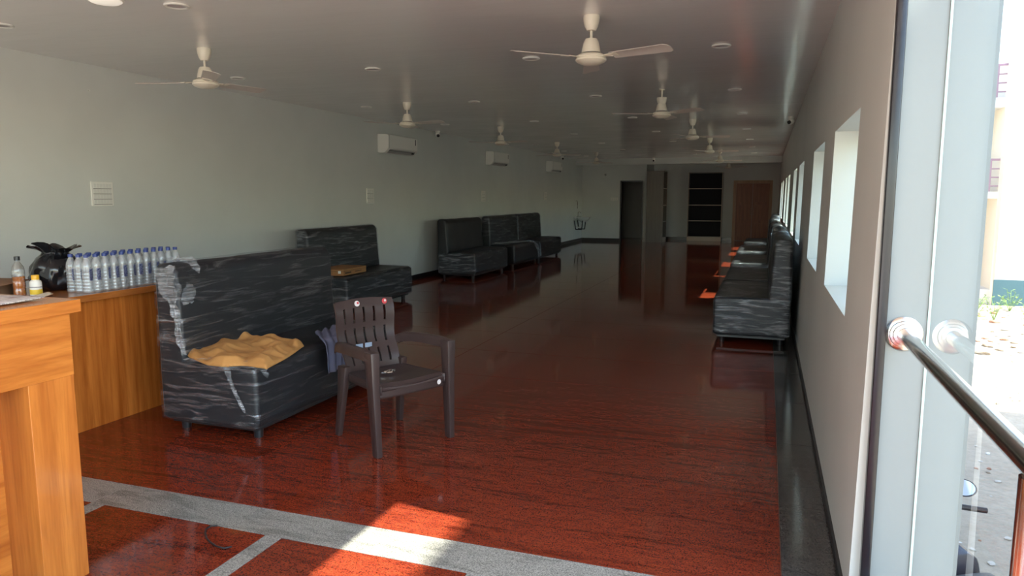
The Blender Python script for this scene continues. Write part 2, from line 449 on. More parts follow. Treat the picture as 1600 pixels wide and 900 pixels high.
def wall_right():
    mb = MB(); b = mb.box
    b(WR0, XO, 2.90, Y_BR + 0.25, -1.0, Z0); b(WR0, XO, 2.90, Y_BR + 0.25, Z1, H + 0.02)
    e = 2.90
    for y in WIN: b(WR0, XO, e, y, Z0, Z1); e = y + WW
    b(WR0, XO, e, Y_BR + 0.25, Z0, Z1)
    b(WR0, XO, 2.835, 2.90, -1.0, H + 0.02)
    return lean_mesh(mb.build('wall_right', M_WALL))
struct(wall_right(), 'right wall with a row of deep windows')
for i, y in enumerate(WIN):
    w = MB()
    x0, x1 = XO - 0.055 + 0.025, XO - 0.015 + 0.025
    for a, b_, c, d in ((y, y + 0.05, Z0, Z1), (y + WW - 0.05, y + WW, Z0, Z1), (y + 0.05, y + WW - 0.05, Z0, Z0 + 0.05), (y + 0.05, y + WW - 0.05, Z1 - 0.05, Z1), (y + WW / 2 - 0.025, y + WW / 2 + 0.025, Z0 + 0.05, Z1 - 0.05)):
        w.box(x0, x1, a, b_, c, d)
    o = struct(w.build('window_%d' % (i + 1), M_FRAMEW), 'white framed sliding window in the right wall')
    for a, b_ in ((y + 0.05, y + WW / 2 - 0.025), (y + WW / 2 + 0.025, y + WW - 0.05)):
        MB().add([(x0 + 0.02, a, Z0 + 0.05), (x0 + 0.02, b_, Z0 + 0.05), (x0 + 0.02, b_, Z1 - 0.05), (x0 + 0.02, a, Z1 - 0.05)], [(0, 1, 2, 3)]).build('pane', M_GLASS, o)
# back walls: left part with a doorway, right part set deeper
def wall_back():
    mb = MB(); b = mb.box
    b(WL - 0.25, -4.78, Y_BL, Y_BL + 0.2, -0.2, H + 0.02); b(-4.78, -4.02, Y_BL, Y_BL + 0.2, 2.08, H + 0.02)
    b(-4.02, -3.90, Y_BL, Y_BR + 0.2, -0.2, H + 0.02); b(-3.90, 0.65, Y_BR, Y_BR + 0.2, -0.2, H + 0.02)
    return mb.build('wall_back', M_WALL)
struct(wall_back(), 'back wall with a deeper right half')
mb = MB().box(-5.6, -3.95, 26.9, 27.0, -0.2, H).box(-5.7, -5.6, 25.0, 27.0, -0.2, H).box(-4.02, -3.92, 26.6, 27.0, -0.2, H).box(-5.6, -3.92, 25.0, 27.0, H, H + 0.1).box(-5.6, -3.92, 25.0, 27.0, -0.2, -0.002)
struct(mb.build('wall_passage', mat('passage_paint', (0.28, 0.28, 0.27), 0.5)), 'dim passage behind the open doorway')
struct(MB().box(-4.80, -4.76, Y_BL - 0.015, Y_BL + 0.21, 0, 2.09).box(-4.04, -4.00, Y_BL - 0.015, Y_BL + 0.21, 0, 2.09).box(-4.76, -4.04, Y_BL - 0.015, Y_BL + 0.21, 2.05, 2.09).build('trim_3', M_BLACKGR), 'black granite frame of the open doorway')
struct(MB().box(WL, WR0 + 0.04, 23.95, 24.2, 2.60, H).build('trim_4', M_WALL), 'ceiling beam across the far end')
# skirtings
struct(MB().box(WL, WL + 0.015, -1.5, Y_BL, 0, 0.10).build('baseboard_left', M_BLACKGR), 'black granite skirting of the left wall')
struct(lean_mesh(MB().box(WR0 - 0.014, WR0, 2.84, Y_BR, 0, 0.035).build('baseboard_right', M_BLACKGR)), 'black granite skirting of the right wall')
struct(MB().box(WL, -4.80, Y_BL - 0.015, Y_BL, 0, 0.10).box(-3.9, -1.13, Y_BR - 0.015, Y_BR, 0, 0.10).build('baseboard_back', M_BLACKGR), 'black granite skirting of the back wall')
# end of the right wall: black trim, grey cladding, and the side glazing
struct(MB().box(0.385, 0.418, 2.795, 2.835, -0.0, H).build('trim_1', M_BLACKALU, bevel=0.006, seg=3, smooth='auto'), 'black metal corner strip on the wall end')
struct(MB().box(0.40, 0.70, 2.83, 2.90, -1.0, H).box(0.61, 0.70, 2.90, 3.2, -1.0, H).build('wall_end', M_ALU), 'light grey clad end face of the right wall')
XG = 0.548
gl = struct(MB().box(XG, XG + 0.010, -1.2, 2.826, 0.0, 0.035).build('window_9', M_CHROME), 'frameless glass side wall beside the entrance')
MB().add([(XG + 0.005, -1.2, 0.035), (XG + 0.005, 2.824, 0.035), (XG + 0.005, 2.824, H), (XG + 0.005, -1.2, H)], [(0, 1, 2, 3)]).build('pane', thin_glass('side_glass', (0.93, 0.97, 0.955), 1.3), gl)
MB().box(XG + 0.001, XG + 0.009, 2.8245, 2.8275, 0.035, H).build('glass_edge', M_GLASSEDGE, gl)

# ------------------------------------------------------------------ reception desk and back counter
t = thing('reception_desk', 'tall orange-brown wooden reception desk in the left foreground', 'desk', (0, 0, 0))
DX, DY0, DY1, DXB = -2.58, 0.25, 2.055, -3.25
MB().box(DXB - 0.04, DX + 0.05, DY0 - 0.03, DY1 + 0.012, 1.10, 1.15).build('worktop', M_WOODH, t, bevel=0.003)
MB().box(DX - 0.03, DX, DY0, DY1, 0.845, 1.10).build('apron', M_WOODH, t, bevel=0.002)
MB().box(DX - 0.22, DX - 0.004, 1.865, DY1, 0, 0.845).build('leg_panel', M_WOODV, t, bevel=0.002)
for a in (DY0, 0.86, 1.46):  # unseen extra panels, added to keep front light off the end panel's side
    MB().box(DX - 0.22, DX - 0.004, a, a + 0.19, 0, 0.845).build('leg_panel', M_WOODV, t, bevel=0.002)
MB().box(DX - 0.20, DX - 0.18, DY0 + 0.19, 1.865, 0.02, 0.845).build('modesty_panel', M_WOODH, t)
MB().box(DXB, DX - 0.03, DY1 - 0.02, DY1 - 0.002, 0.0, 1.10).build('side_panel', M_WOODV, t)
MB().box(DXB, DX - 0.03, DY0, DY0 + 0.02, 0.0, 1.10).build('side_panel', M_WOODV, t)
t = thing('back_counter', 'long brown wooden counter behind the black sofa, bottles on top', 'counter')
KX, KY0, KY1, KB = -4.22, 1.6, 5.05, -4.90
MB().box(KB, KX + 0.05, KY0, KY1 + 0.02, 0.865, 0.91).build('worktop', M_WOODCH, t, bevel=0.003)
for a in (KY0, KY0 + 1.15, KY0 + 2.30):
    MB().box(KX - 0.018, KX, a + 0.001, a + 1.149, 0.0, 0.865).build('front_panel', M_WOODC, t)
MB().box(KB, KX - 0.018, KY1 - 0.02, KY1, 0, 0.865).build('side_panel', M_WOODC, t)
MB().box(KB, KX - 0.018, KY0, KY0 + 0.02, 0, 0.865).build('side_panel', M_WOODC, t)

# newspapers on the desk
M_NEWS = mat('newsprint', (0.6, 0.55, 0.52), 0.8)
def _news():
    m = M_NEWS
    v = coords(m, (1, 1, 1), (0, 0, 0.2), True)
    a = noise_tex(m, coords(m, (14, 160, 1), (0, 0, 0.0), True), 1.0, 4, 0.7)
    b_ = noise_tex(m, v, 9, 2, 0.5)
    c = ramp(m, a, [(0.40, (0.24, 0.21, 0.22)), (0.52, (0.66, 0.61, 0.58))])
    d = ramp(m, b_, [(0.36, (0.42, 0.16, 0.15)), (0.42, (0.9, 0.88, 0.86)), (0.6, (1, 1, 1))])
    setcol(m, mixc(m, 0.8, c, d, 'MULTIPLY'))
_news()
def newspaper(x, y, z, rz, w, d, label, k):
    def fn(u, v):
        p = Vector(((u - 0.5) * w, (v - 0.5) * d, 0))
        p.z = 0.004 * mnoise.noise(Vector((u * 3 + k, v * 4, k))) + 0.006 + 0.010 * max(0, v - 0.8) * k
        return p
    o = MB().grid(fn, 14, 16).build('newspaper', M_NEWS, smooth=True, solid=-0.004)
    o.location = (x, y, z); o.rotation_euler = (0, 0, rz); return tag(o, label, 'newspaper', 'newspapers on the reception desk')
newspaper(-2.90, 1.78, 1.151, 0.08, 0.56, 0.40, 'lowest spread newspaper lying on the reception desk', 1)
newspaper(-2.96, 1.70, 1.161, -0.12, 0.48, 0.38, 'middle folded newspaper on the reception desk', 2)
newspaper(-3.02, 1.77, 1.172, 0.22, 0.36, 0.30, 'small top newspaper of the pile on the reception desk', 3)

# ------------------------------------------------------------------ things on the counter
def water_bottle():
    b = thing('water_bottle', 'clear water bottle with blue cap in the pack on the counter', 'bottle', group='packed water bottles on the counter')
    R = 0.033
    prof = [(0.0, 0.0), (R * 0.8, 0.0), (R, 0.006)]
    for k in range(6):
        z = 0.02 + k * 0.022; prof += [(R, z), (R * 0.93, z + 0.006), (R, z + 0.012)]
    prof += [(R, 0.16), (R, 0.175), (R * 0.93, 0.195), (R * 0.7, 0.215), (R * 0.42, 0.232), (R * 0.40, 0.243)]
    MB().lathe(prof, n=14).build('bottle_body', clear_plastic('clear_bottle_plastic', (0.90, 0.92, 0.93), 0.24), b, smooth=True)
    MB().lathe([(0.0, 0.258), (0.0145, 0.258), (0.016, 0.256), (0.016, 0.238), (0.0, 0.238)], n=14).build('cap', mat('blue_cap', (0.03, 0.055, 0.22), 0.35), b, smooth='auto')
    # navy label patch on the room side
    def fn(u, v):
        a = (u - 0.5) * 0.85; return Vector(((R + 0.0012) * math.cos(a), (R + 0.0012) * math.sin(a), 0.085 + 0.078 * v))
    lm = mat('navy_bottle_label', (0.03, 0.04, 0.12), 0.4)
    nz = noise_tex(lm, coords(lm, (1, 60, 110)), 2.0, 2)
    setcol(lm, ramp(lm, nz, [(0.52, (0.022, 0.03, 0.10)), (0.60, (0.35, 0.38, 0.5))]))
    MB().grid(fn, 6, 1).build('label', lm, b, smooth=True)
    return b
wb = water_bottle(); first = True
for iy in range(12):
    for ix in range(3):
        x = -4.245 - ix * 0.0695 + random.uniform(-0.001, 0.001); y = 3.53 + iy * 0.0695 + random.uniform(-0.001, 0.001)
        rz = random.uniform(-0.25, 0.35)
        if first: wb.location = (x, y, 0.9102); wb.rotation_euler = (0, 0, rz); first = False
        else: dup(wb, (x, y, 0.9102), rz)
def lathe_thing(name, label, cat, loc, parts):
    t_ = thing(name, label, cat, loc)
    for nm, prof, m in parts: MB().lathe(prof, n=20).build(nm, m, t_, smooth='auto')
    return t_
lathe_thing('drink_bottle', 'plastic bottle half full of amber drink with black cap', 'bottle', (-4.53, 3.27, 0.9102), [
    ('bottle_body', [(0, 0), (0.034, 0.0), (0.037, 0.01), (0.036, 0.05), (0.034, 0.055), (0.037, 0.06), (0.037, 0.10), (0.034, 0.105), (0.037, 0.11), (0.037, 0.165), (0.033, 0.19), (0.018, 0.215), (0.013, 0.225), (0.013, 0.24)], clear_plastic('amber_bottle_plastic', (0.9, 0.9, 0.88), 0.03)),
    ('liquid', [(0, 0.003), (0.033, 0.003), (0.0345, 0.02), (0.0325, 0.055), (0.0345, 0.07), (0.0325, 0.105), (0.0345, 0.128), (0, 0.128)], mat('amber_liquid', (0.50, 0.15, 0.02), 0.15)),
    ('cap', [(0, 0.258), (0.016, 0.258), (0.017, 0.255), (0.017, 0.232), (0, 0.232)], M_DARK)])
lathe_thing('medicine_bottle', 'small white bottle with yellow cap and yellow label', 'bottle', (-4.455, 3.325, 0.9102), [
    ('bottle_body', [(0, 0), (0.038, 0), (0.041, 0.005), (0.041, 0.095), (0.036, 0.108), (0.025, 0.115), (0.024, 0.12)], mat('white_bottle', (0.82, 0.81, 0.76), 0.35)),
    ('cap', [(0, 0.150), (0.025, 0.150), (0.0265, 0.147), (0.0265, 0.117), (0, 0.117)], mat('yellow_cap', (0.85, 0.45, 0.02), 0.35)),
    ('label', [(0.0416, 0.012), (0.0418, 0.013), (0.0418, 0.046), (0.0416, 0.047)], mat('yellow_label', (0.80, 0.55, 0.04), 0.45)),
    ('label_print', [(0.0416, 0.060), (0.0418, 0.061), (0.0418, 0.067), (0.0416, 0.068)], mat('grey_print', (0.35, 0.33, 0.33), 0.5))]).scale = (0.85, 0.85, 0.9)
def blob(fn, nu=40, nv=26):
    mb_ = MB(); return mb_.grid(fn, nu, nv)
def bag_fn(u, v):
    a = 2 * math.pi * u
    prof = [(0.0, 0.0), (0.10, 0.0), (0.135, 0.03), (0.145, 0.09), (0.14, 0.15), (0.115, 0.20), (0.085, 0.225), (0.075, 0.24), (0.105, 0.262), (0.135, 0.275)]
    q = v * (len(prof) - 1); i = min(int(q), len(prof) - 2); f = q - i
    r = prof[i][0] * (1 - f) + prof[i + 1][0] * f; z = prof[i][1] * (1 - f) + prof[i + 1][1] * f
    p = Vector((math.cos(a), math.sin(a), z * 4))
    k = 1 + 0.16 * mnoise.noise(p * 2.0) + 0.10 * mnoise.noise(p * 5.0)
    if v > 0.75: k *= 1 + 0.5 * (v - 0.75) * 4 * mnoise.noise(Vector((math.cos(a) * 2.2, math.sin(a) * 2.2, 7))); z += 0.05 * (v - 0.75) * 4 * mnoise.noise(Vector((math.cos(a) * 1.5, math.sin(a) * 1.5, 3)))
    return Vector((r * k * math.cos(a), r * k * math.sin(a), max(0.001, z + (0.006 * mnoise.noise(p * 6) if z > 0.01 else 0))))
bag = thing('plastic_bag', 'black shiny plastic bag standing open beside the water bottles', 'bag', (-4.63, 3.62, 0.9102))
blob(lambda u, v: bag_fn(u, v) * 1.08, 56, 40).build('bag_film', mat('black_bag_plastic', (0.008, 0.008, 0.01), 0.14), bag, smooth=True)
def paper_fn(u, v):
    a = 2 * math.pi * u; r = 0.075 * v
    return Vector((r * math.cos(a) * 1.1, r * math.sin(a) * 1.1, 0.235 + 0.03 * mnoise.noise(Vector((r * 40 * math.cos(a), r * 40 * math.sin(a), 1)))))
blob(paper_fn, 20, 8).build('paper_waste', mat('pale_paper', (0.62, 0.52, 0.50), 0.7), bag, smooth=True)
t = thing('cardboard_carton', 'torn brown cardboard carton behind the amber drink bottle', 'box', (-4.74, 3.22, 0.9102), 0.3)
M_CARD = mat('brown_cardboard', (0.22, 0.12, 0.065), 0.8)
MB().box(-0.09, 0.09, -0.14, 0.14, 0.0, 0.10).build('carton_body', M_CARD, t, bevel=0.003)
MB().add([(0.09, -0.14, 0.10), (0.09, 0.14, 0.10), (0.17, 0.15, 0.085), (0.17, -0.15, 0.075)], [(0, 1, 2, 3)]).build('flap', M_CARD, t, solid=0.004)
MB().add([(-0.09, -0.14, 0.10), (0.09, -0.14, 0.10), (0.09, -0.23, 0.085), (-0.09, -0.22, 0.09)], [(0, 1, 2, 3)]).build('flap', M_CARD, t, solid=0.004)
o = MB().grid(lambda u, v: Vector(((u - 0.5) * 0.09 * (1 - 0.3 * v), (v - 0.5) * 0.26, 0.004 + 0.012 * math.sin(u * 3.1) + 0.010 * v)), 10, 14).build('paper_sleeve', mat('cream_paper', (0.70, 0.62, 0.48), 0.7), smooth=True, solid=-0.003)
o.location = (-4.30, 3.20, 0.911); o.rotation_euler = (0, 0, 0.35); tag(o, 'cream paper sleeve lying in front of the black bag', 'paper')
o = MB().grid(lambda u, v: Vector(((u - 0.5) * 0.10, (v - 0.5) * 0.13, 0.012 + 0.02 * math.sin(3.1 * v) * math.sin(3.1 * u))), 10, 10).build('pink_cloth', mat('pink_cotton', (0.62, 0.22, 0.24), 0.8), smooth=True, solid=-0.006)
o.location = (-4.32, 3.02, 0.912); tag(o, 'small folded pink cloth at the left end of the counter', 'cloth')

# ------------------------------------------------------------------ sofas
SOFA_BASE = round_poly([(-0.385, 0.085), (0.385, 0.085), (0.385, 0.50), (-0.385, 0.50)], [0.02, 0.03, 0.045, 0.02])
SOFA_BACK = round_poly([(-0.385, 0.46), (-0.165, 0.46), (-0.205, 1.13), (-0.385, 1.115)], [0.01, 0.02, 0.085, 0.05])
def wrinkle(seed, amp=0.006, low=1.0):
    def d(p, n3):
        q = Vector((p.x * 9 + seed, p.y * 1.6 * low + seed * 0.7, p.z * 16))
        w = mnoise.noise(q) + 0.6 * mnoise.noise(Vector((p.x * 22, p.y * 3.0 + p.z * 6 + seed, p.z * 42)))
        return amp * w + amp * 0.5
    return d
SOFA_MESH = {}
def sofa(label, x, y0, y1, rz, wrap='full', seed=0.0, group='black sofas'):
    L = y1 - y0; h = L / 2
    s = thing('sofa', label, 'sofa', (x, (y0 + y1) / 2, 0), rz, group)
    def puff(p, n3):
        return 0.006 * mnoise.noise(Vector((p.x * 4 + seed, p.y * 4, p.z * 4)))
    def sub(nm, poly, N, M, off, m, dsp, rend=0.03):
        loft(poly, -h, h, rend, N, M, off, dsp).build(nm, m, s, smooth=True); 
    sub('seat_base', SOFA_BASE, 44, 20, 0, M_LEATHER, puff)
    sub('backrest', SOFA_BACK, 40, 20, 0, M_LEATHER, puff)
    for yy in (-h + 0.12, h - 0.12):
        for xx in (-0.30, 0.29):
            MB().cyl((xx, yy, 0.0), (xx, yy, 0.088), 0.028, 0.034, 16).build('foot', M_DARK, s, smooth='auto')
    MB().box(-0.34, 0.34, -h + 0.05, h - 0.05, 0.062, 0.09).build('under_frame', M_DARK, s)
    if wrap in ('full', 'base'):
        sub('base_film', SOFA_BASE, 90, 70, 0.008, M_FILM, wrinkle(seed), 0.035)
    if wrap in ('full', 'back'):
        sub('back_film', SOFA_BACK, 90, 70, 0.009, M_FILM, wrinkle(seed + 5), 0.035)
    return s
def loose(parent, path, w, seed, nm='loose_film', amp=0.02):
    """a crumpled strip of loose film along a path of (point, side vector)"""
    P = [(Vector(a), Vector(b)) for a, b in path]
    def fn(u, v):
        q = v * (len(P) - 1); i = min(int(q), len(P) - 2); f = q - i
        c = P[i][0].lerp(P[i + 1][0], f); sd = P[i][1].lerp(P[i + 1][1], f)
        p = c + sd * (u - 0.5) * w
        k = Vector((u * 6 + seed, v * 9, seed))
        return p + Vector((mnoise.noise(k), mnoise.noise(k + Vector((9, 0, 0))), mnoise.noise(k + Vector((0, 9, 0))))) * amp
    return MB().grid(fn, 16, 44).build(nm, M_FILM2, parent, smooth=True)

S1 = sofa('large black sofa wrapped in clear film with mustard trousers on its seat', -3.345, 3.58, 5.32, 0, 'full', 1.0)
h1 = (5.32 - 3.58) / 2
loose(S1, [((-0.27, -h1 - 0.02, 1.10), (1, 0, 0.2)), ((-0.24, -h1 - 0.035, 0.98), (0.8, 0, 0.4)), ((-0.20, -h1 - 0.03, 0.84), (0.35, 0, 0)), ((-0.175, -h1 - 0.025, 0.70), (0.25, 0, 0)), ((-0.16, -h1 - 0.02, 0.54), (0.3, 0, 0))], 0.16, 1.5)
loose(S1, [((-0.28, -h1 + 0.02, 1.145), (1, 0, 0)), ((-0.27, -h1 + 0.15, 1.15), (1, 0, 0)), ((-0.21, -h1 + 0.12, 1.02), (0, 1, 0)), ((-0.17, -h1 + 0.06, 0.86), (0, 0.5, 0))], 0.2, 4.2, amp=0.025)
loose(S1, [((-0.13, -h1 - 0.015, 0.515), (0, 0.6, 0)), ((0.05, -h1 - 0.02, 0.505), (0, 0.8, -0.6)), ((0.20, -h1 - 0.02, 0.49), (0, 0.8, -0.8)), ((0.36, -h1 - 0.01, 0.50), (0, 0.8, -0.6)), ((0.41, -h1 + 0.08, 0.47), (0, 0.3, -1))], 0.13, 7.7, amp=0.022)
loose(S1, [((0.18, -h1 - 0.022, 0.49), (1, 0, 0)), ((0.22, -h1 - 0.02, 0.36), (0.6, 0, 0)), ((0.30, -h1 - 0.018, 0.2), (0.5, 0, 0))], 0.05, 2.7, amp=0.01)
S2 = sofa('black sofa wrapped in film by the left wall with a flat brown box', -5.45, 7.95, 9.75, 0, 'full', 3.0)
S3 = sofa('black sofa with bare fabric back, only its seat wrapped in film', -5.48, 12.35, 14.15, 0, 'base', 5.0)
S4 = sofa('far left black sofa with film pulled off its front corner', -5.50, 14.65, 16.50, 0, 'back', 7.0)
loose(S4, [((-0.1, -0.75, 0.525), (0.6, 0.4, 0)), ((0.15, -0.35, 0.53), (0.7, 0.5, 0)), ((0.32, 0.1, 0.53), (0.5, 0.6, 0)), ((0.40, 0.5, 0.48), (0.2, 0.8, -0.4)), ((0.42, 0.78, 0.25), (0, 0.9, -0.3)), ((0.41, 0.85, 0.12), (0, 0.9, 0))], 0.42, 3.3, amp=0.03)
S5 = sofa('last wrapped black sofa of the left wall, nearest the wash basin', -5.50, 16.55, 18.40, 0, 'full', 9.0)
RX = -0.11
sofa('nearest wrapped black sofa along the window wall', RX, 7.82, 9.40, math.pi, 'full', 11.0)
sofa('second wrapped black sofa from the entrance along the window wall', RX, 9.47, 11.22, math.pi, 'full', 13.0)
sofa('third black sofa from the entrance along the window wall', RX - 0.02, 11.92, 13.75, math.pi, 'base', 15.0)
sofa('fourth wrapped black sofa from the entrance along the window wall', RX - 0.03, 14.55, 16.35, math.pi, 'full', 17.0)
sofa('farthest black sofa along the window wall, nearest the brown door', RX + 0.02, 17.55, 19.30, math.pi, 'full', 19.0)

# clothes on the first sofa
def inside(p, poly):
    c = False; n = len(poly)
    for i in range(n):
        a, b = poly[i], poly[i - 1]
        if (a[1] > p[1]) != (b[1] > p[1]) and p[0] < (b[0] - a[0]) * (p[1] - a[1]) / (b[1] - a[1]) + a[0]: c = not c
    return c
def edge_dist(p, poly):
    best = 9; P = Vector(p)
    for i in range(len(poly)):
        a, b = Vector(poly[i]), Vector(poly[i - 1]); ab = b - a
        t_ = max(0, min(1, (P - a).dot(ab) / max(1e-9, ab.length_squared))); best = min(best, (P - (a + ab * t_)).length)
    return best
def cloth(name, outline, zfn, m, step=0.012):
    n = len(outline); dense = []
    for i in range(n):
        a, b = Vector(outline[i]), Vector(outline[(i + 1) % n]); k = max(1, int((b - a).length / step))
        dense += [a.lerp(b, j / k) for j in range(k)]
    x0 = min(p.x for p in dense); x1 = max(p.x for p in dense); y0 = min(p.y for p in dense); y1 = max(p.y for p in dense)
    nx, ny = int((x1 - x0) / step) + 1, int((y1 - y0) / step) + 1
    bm = bmesh.new(); V = {}
    for i in range(nx + 1):
        for j in range(ny + 1):
            p = Vector((x0 + i * step, y0 + j * step))
            ins = inside(p, outline); ed = edge_dist(p, outline)
            if not ins and ed > step * 0.75: continue
            if not ins or ed < step * 0.5:
                q = min(dense, key=lambda d_: (d_ - p).length_squared); p = q; ed = 0
            V[i, j] = bm.verts.new((p.x, p.y, zfn(p.x, p.y, ed)))
    for i in range(nx):
        for j in range(ny):
            k = [(i, j), (i + 1, j), (i + 1, j + 1), (i, j + 1)]
            vs_ = [V[a] for a in k if a in V]
            if len(vs_) >= 3:
                try: bm.faces.new(vs_)
                except ValueError: pass
    bmesh.ops.remove_doubles(bm, verts=bm.verts, dist=0.001)
    bmesh.ops.recalc_face_normals(bm, faces=bm.faces)
    for f in bm.faces: f.smooth = True
    me = bpy.data.meshes.new(name); bm.to_mesh(me); bm.free(); me.materials.append(m)
    o_ = link(name, me); md = o_.modifiers.new('thickness', 'SOLIDIFY'); md.thickness = 0.006; md.offset = -1
    return o_
def unproj(px, py, z):
    r = to_world(Vector((px - CX, py - CY, F))); t_ = (z - CAM_H) / r.z; return (r.x * t_, r.y * t_)
M_MUSTARD = mat('mustard_cotton', (0.50, 0.25, 0.075), 0.85)
bump(M_MUSTARD, noise_tex(M_MUSTARD, coords(M_MUSTARD), 400, 2), 0.15, 0.002)
M_BLUEGREY = mat('blue_grey_cotton', (0.12, 0.13, 0.21), 0.85)
k3 = 330 / 1414
mo = [(205, 705), (225, 690), (400, 665), (520, 640), (590, 632), (660, 660), (800, 672), (960, 676), (1030, 684), (1050, 715), (940, 790), (800, 865), (650, 842), (500, 850), (400, 838), (280, 790)]
mo = [unproj(230 + a * k3, 370 + b * k3, 0.54) for a, b in mo]
def mz(x, y, ed):
    e = min(1, ed / 0.05)
    folds = 0.5 + 0.5 * math.sin(26 * (x * 0.75 + y * 0.55) + 3.2 * mnoise.noise(Vector((x * 5, y * 5, 1))))
    f2 = 0.5 + 0.5 * math.sin(43 * (x * 0.3 - y * 0.8) + 4 * mnoise.noise(Vector((x * 7, y * 7, 5))))
    peak = 0.10 * math.exp(-(((x - pk[0]) / 0.07) ** 2 + ((y - pk[1]) / 0.06) ** 2))
    f3 = (0.5 + 0.5 * math.sin(70 * (x * 0.5 + y * 0.85) + 6 * mnoise.noise(Vector((x * 6, y * 6, 9))))) ** 3
    return 0.522 + 0.010 * min(1, ed / 0.012) + e * (0.034 * folds + 0.012 * f2 + 0.005 * f3) + peak
pk = unproj(230 + 610 * k3, 370 + 650 * k3, 0.56)
o = cloth('trousers', mo, mz, M_MUSTARD, 0.010)
tag(o, 'crumpled mustard yellow trousers lying on the nearest sofa seat', 'trousers')
bo = [(1050, 650), (1075, 628), (1170, 618), (1290, 640), (1320, 700), (1310, 790), (1300, 850), (1270, 862), (1195, 835), (1190, 770), (1165, 710), (1100, 672)]
bo = [unproj(230 + a * k3, 370 + b * k3, 0.53) for a, b in bo]
def garment_fn(u, v):
    # lies on the seat, then hangs over the front edge of the sofa
    s = v * 0.46
    y = 4.62 - 0.25 * min(1, v / 0.45) + 0.05 * max(0, v - 0.45) + (u - 0.5) * (0.27 - 0.05 * v)
    fold = 0.012 * math.sin(u * 16 + 3 * v) + 0.012 * mnoise.noise(Vector((u * 4, v * 5, 2)))
    if s < 0.20: x, z = -3.165 + s + 0.02, 0.526 + fold + 0.012
    else:
        a = min(1, (s - 0.20) / 0.06) * math.pi / 2
        x = -2.945 + 0.028 * math.sin(a) + fold * 0.8 + 0.008; z = 0.528 - 0.035 * (1 - math.cos(a)) - max(0, s - 0.26) + 0.012 * (1 - math.sin(a))
    return Vector((x, y, z))
o = MB().grid(garment_fn, 26, 34).build('garment', M_BLUEGREY, smooth=True, solid=-0.006)
tag(o, 'blue-grey garment hanging over the front edge of the nearest sofa', 'garment')
# flat box on the second sofa
t = thing('flat_box', 'flat brown cardboard box lying on the wrapped sofa seat', 'box', (-5.42, 8.40, 0.512), 0.05)
M_BOXB = mat('brown_box_board', (0.36, 0.165, 0.055), 0.6)
MB().box(-0.26, 0.20, -0.32, 0.30, 0, 0.085).build('box_body', M_BOXB, t, bevel=0.003)
MB().box(-0.262, 0.202, -0.322, 0.302, 0.055, 0.059).build('lid_edge', mat('box_line', (0.10, 0.05, 0.02), 0.7), t)
MB().box(0.2005, 0.2025, -0.28, -0.12, 0.025, 0.045).build('printed_mark', mat('box_ink', (0.08, 0.04, 0.02), 0.7), t)
MB().box(0.2005, 0.2025, -0.02, 0.16, 0.030, 0.040).build('printed_mark', mat('box_ink'), t)
MB().box(-0.10, -0.04, -0.3225, -0.3205, 0.02, 0.05).build('paper_sticker', M_WHITEPL, t)
MB().box(0.12, 0.16, -0.3225, -0.3205, 0.03, 0.065).build('paper_sticker', M_WHITEPL, t)

# ------------------------------------------------------------------ plastic chair
fx, fy = 0.885, -0.466
ch = thing('plastic_chair', 'dark brown plastic armchair standing on the red floor', 'chair', (-2.235, 3.985, 0), math.atan2(fy, fx))
def seat_fn(u, v):
    x = -0.21 + 0.47 * v; w = 0.205 + 0.035 * v; y = (u - 0.5) * 2 * w
    z = 0.425 - 0.022 * math.cos((u - 0.5) * math.pi) * (1 - abs(2 * v - 1) * 0.6) + 0.012 * v
    if v > 0.9: z -= 0.35 * (v - 0.9)
    return Vector((x, y, z))
MB().grid(seat_fn, 20, 20).build('seat', M_CHAIR, ch, smooth='auto', solid=0.012)
def apron_fn(u, v):
    y = (u - 0.5) * 0.50; return Vector((0.262 - 0.02 * (2 * u - 1) ** 2, y, 0.405 - 0.072 * v * (0.75 + 0.25 * abs(2 * u - 1)) + 0.012 * abs(2 * u - 1)))
MB().grid(apron_fn, 20, 5).build('front_apron', M_CHAIR, ch, smooth=True, solid=0.010)
for sd in (-1, 1):
    MB().grid(lambda u, v: Vector((-0.20 + 0.46 * u, sd * (0.208 + 0.035 * u), 0.43 - 0.055 * v)), 10, 3).build('side_rail', M_CHAIR, ch, smooth=True, solid=0.010)
# backrest sheet with slots
def back_pt(u, v):
    wv = 0.018 * math.sin(v * 2 * math.pi * 1.35 + 0.5)
    half = 0.195 + 0.025 * math.sin(min(1, v * 1.1) * math.pi * 0.5)
    y = (u - 0.5) * 2 * half
    x = -0.20 - 0.115 * v + wv - 0.030 * (1 - (2 * u - 1) ** 2)
    z = 0.41 + 0.455 * v + 0.012 * (1 - (2 * u - 1) ** 2) * (v > 0.97)
    return Vector((x, y, z))
ub = [0.0]
nsl = 6; sw, gp = 0.135, 0.038
for i in range(nsl):
    ub.append(ub[-1] + sw)
    if i < nsl - 1: ub.append(ub[-1] + gp)
ub = [a / ub[-1] for a in ub]
uu = []
for i in range(len(ub) - 1):
    k = 2 if i % 2 == 0 else 1
    uu += [(ub[i] + (ub[i + 1] - ub[i]) * j / k, ub[i] + (ub[i + 1] - ub[i]) * (j + 1) / k, i % 2) for j in range(k)]
NV = 40; mb = MB()
tiers = [(0.10, 0.31), (0.38, 0.60), (0.67, 0.91)]
for j in range(NV):
    v0, v1 = j / NV, (j + 1) / NV; vm = (v0 + v1) / 2
    for a, b, gap in uu:
        if gap and any(t0 < vm < t1 for t0, t1 in tiers): continue
        mb.add([back_pt(a, v0), back_pt(b, v0), back_pt(b, v1), back_pt(a, v1)], [(0, 1, 2, 3)])
mb.build('backrest', M_CHAIR, ch, smooth='auto', solid=0.012)
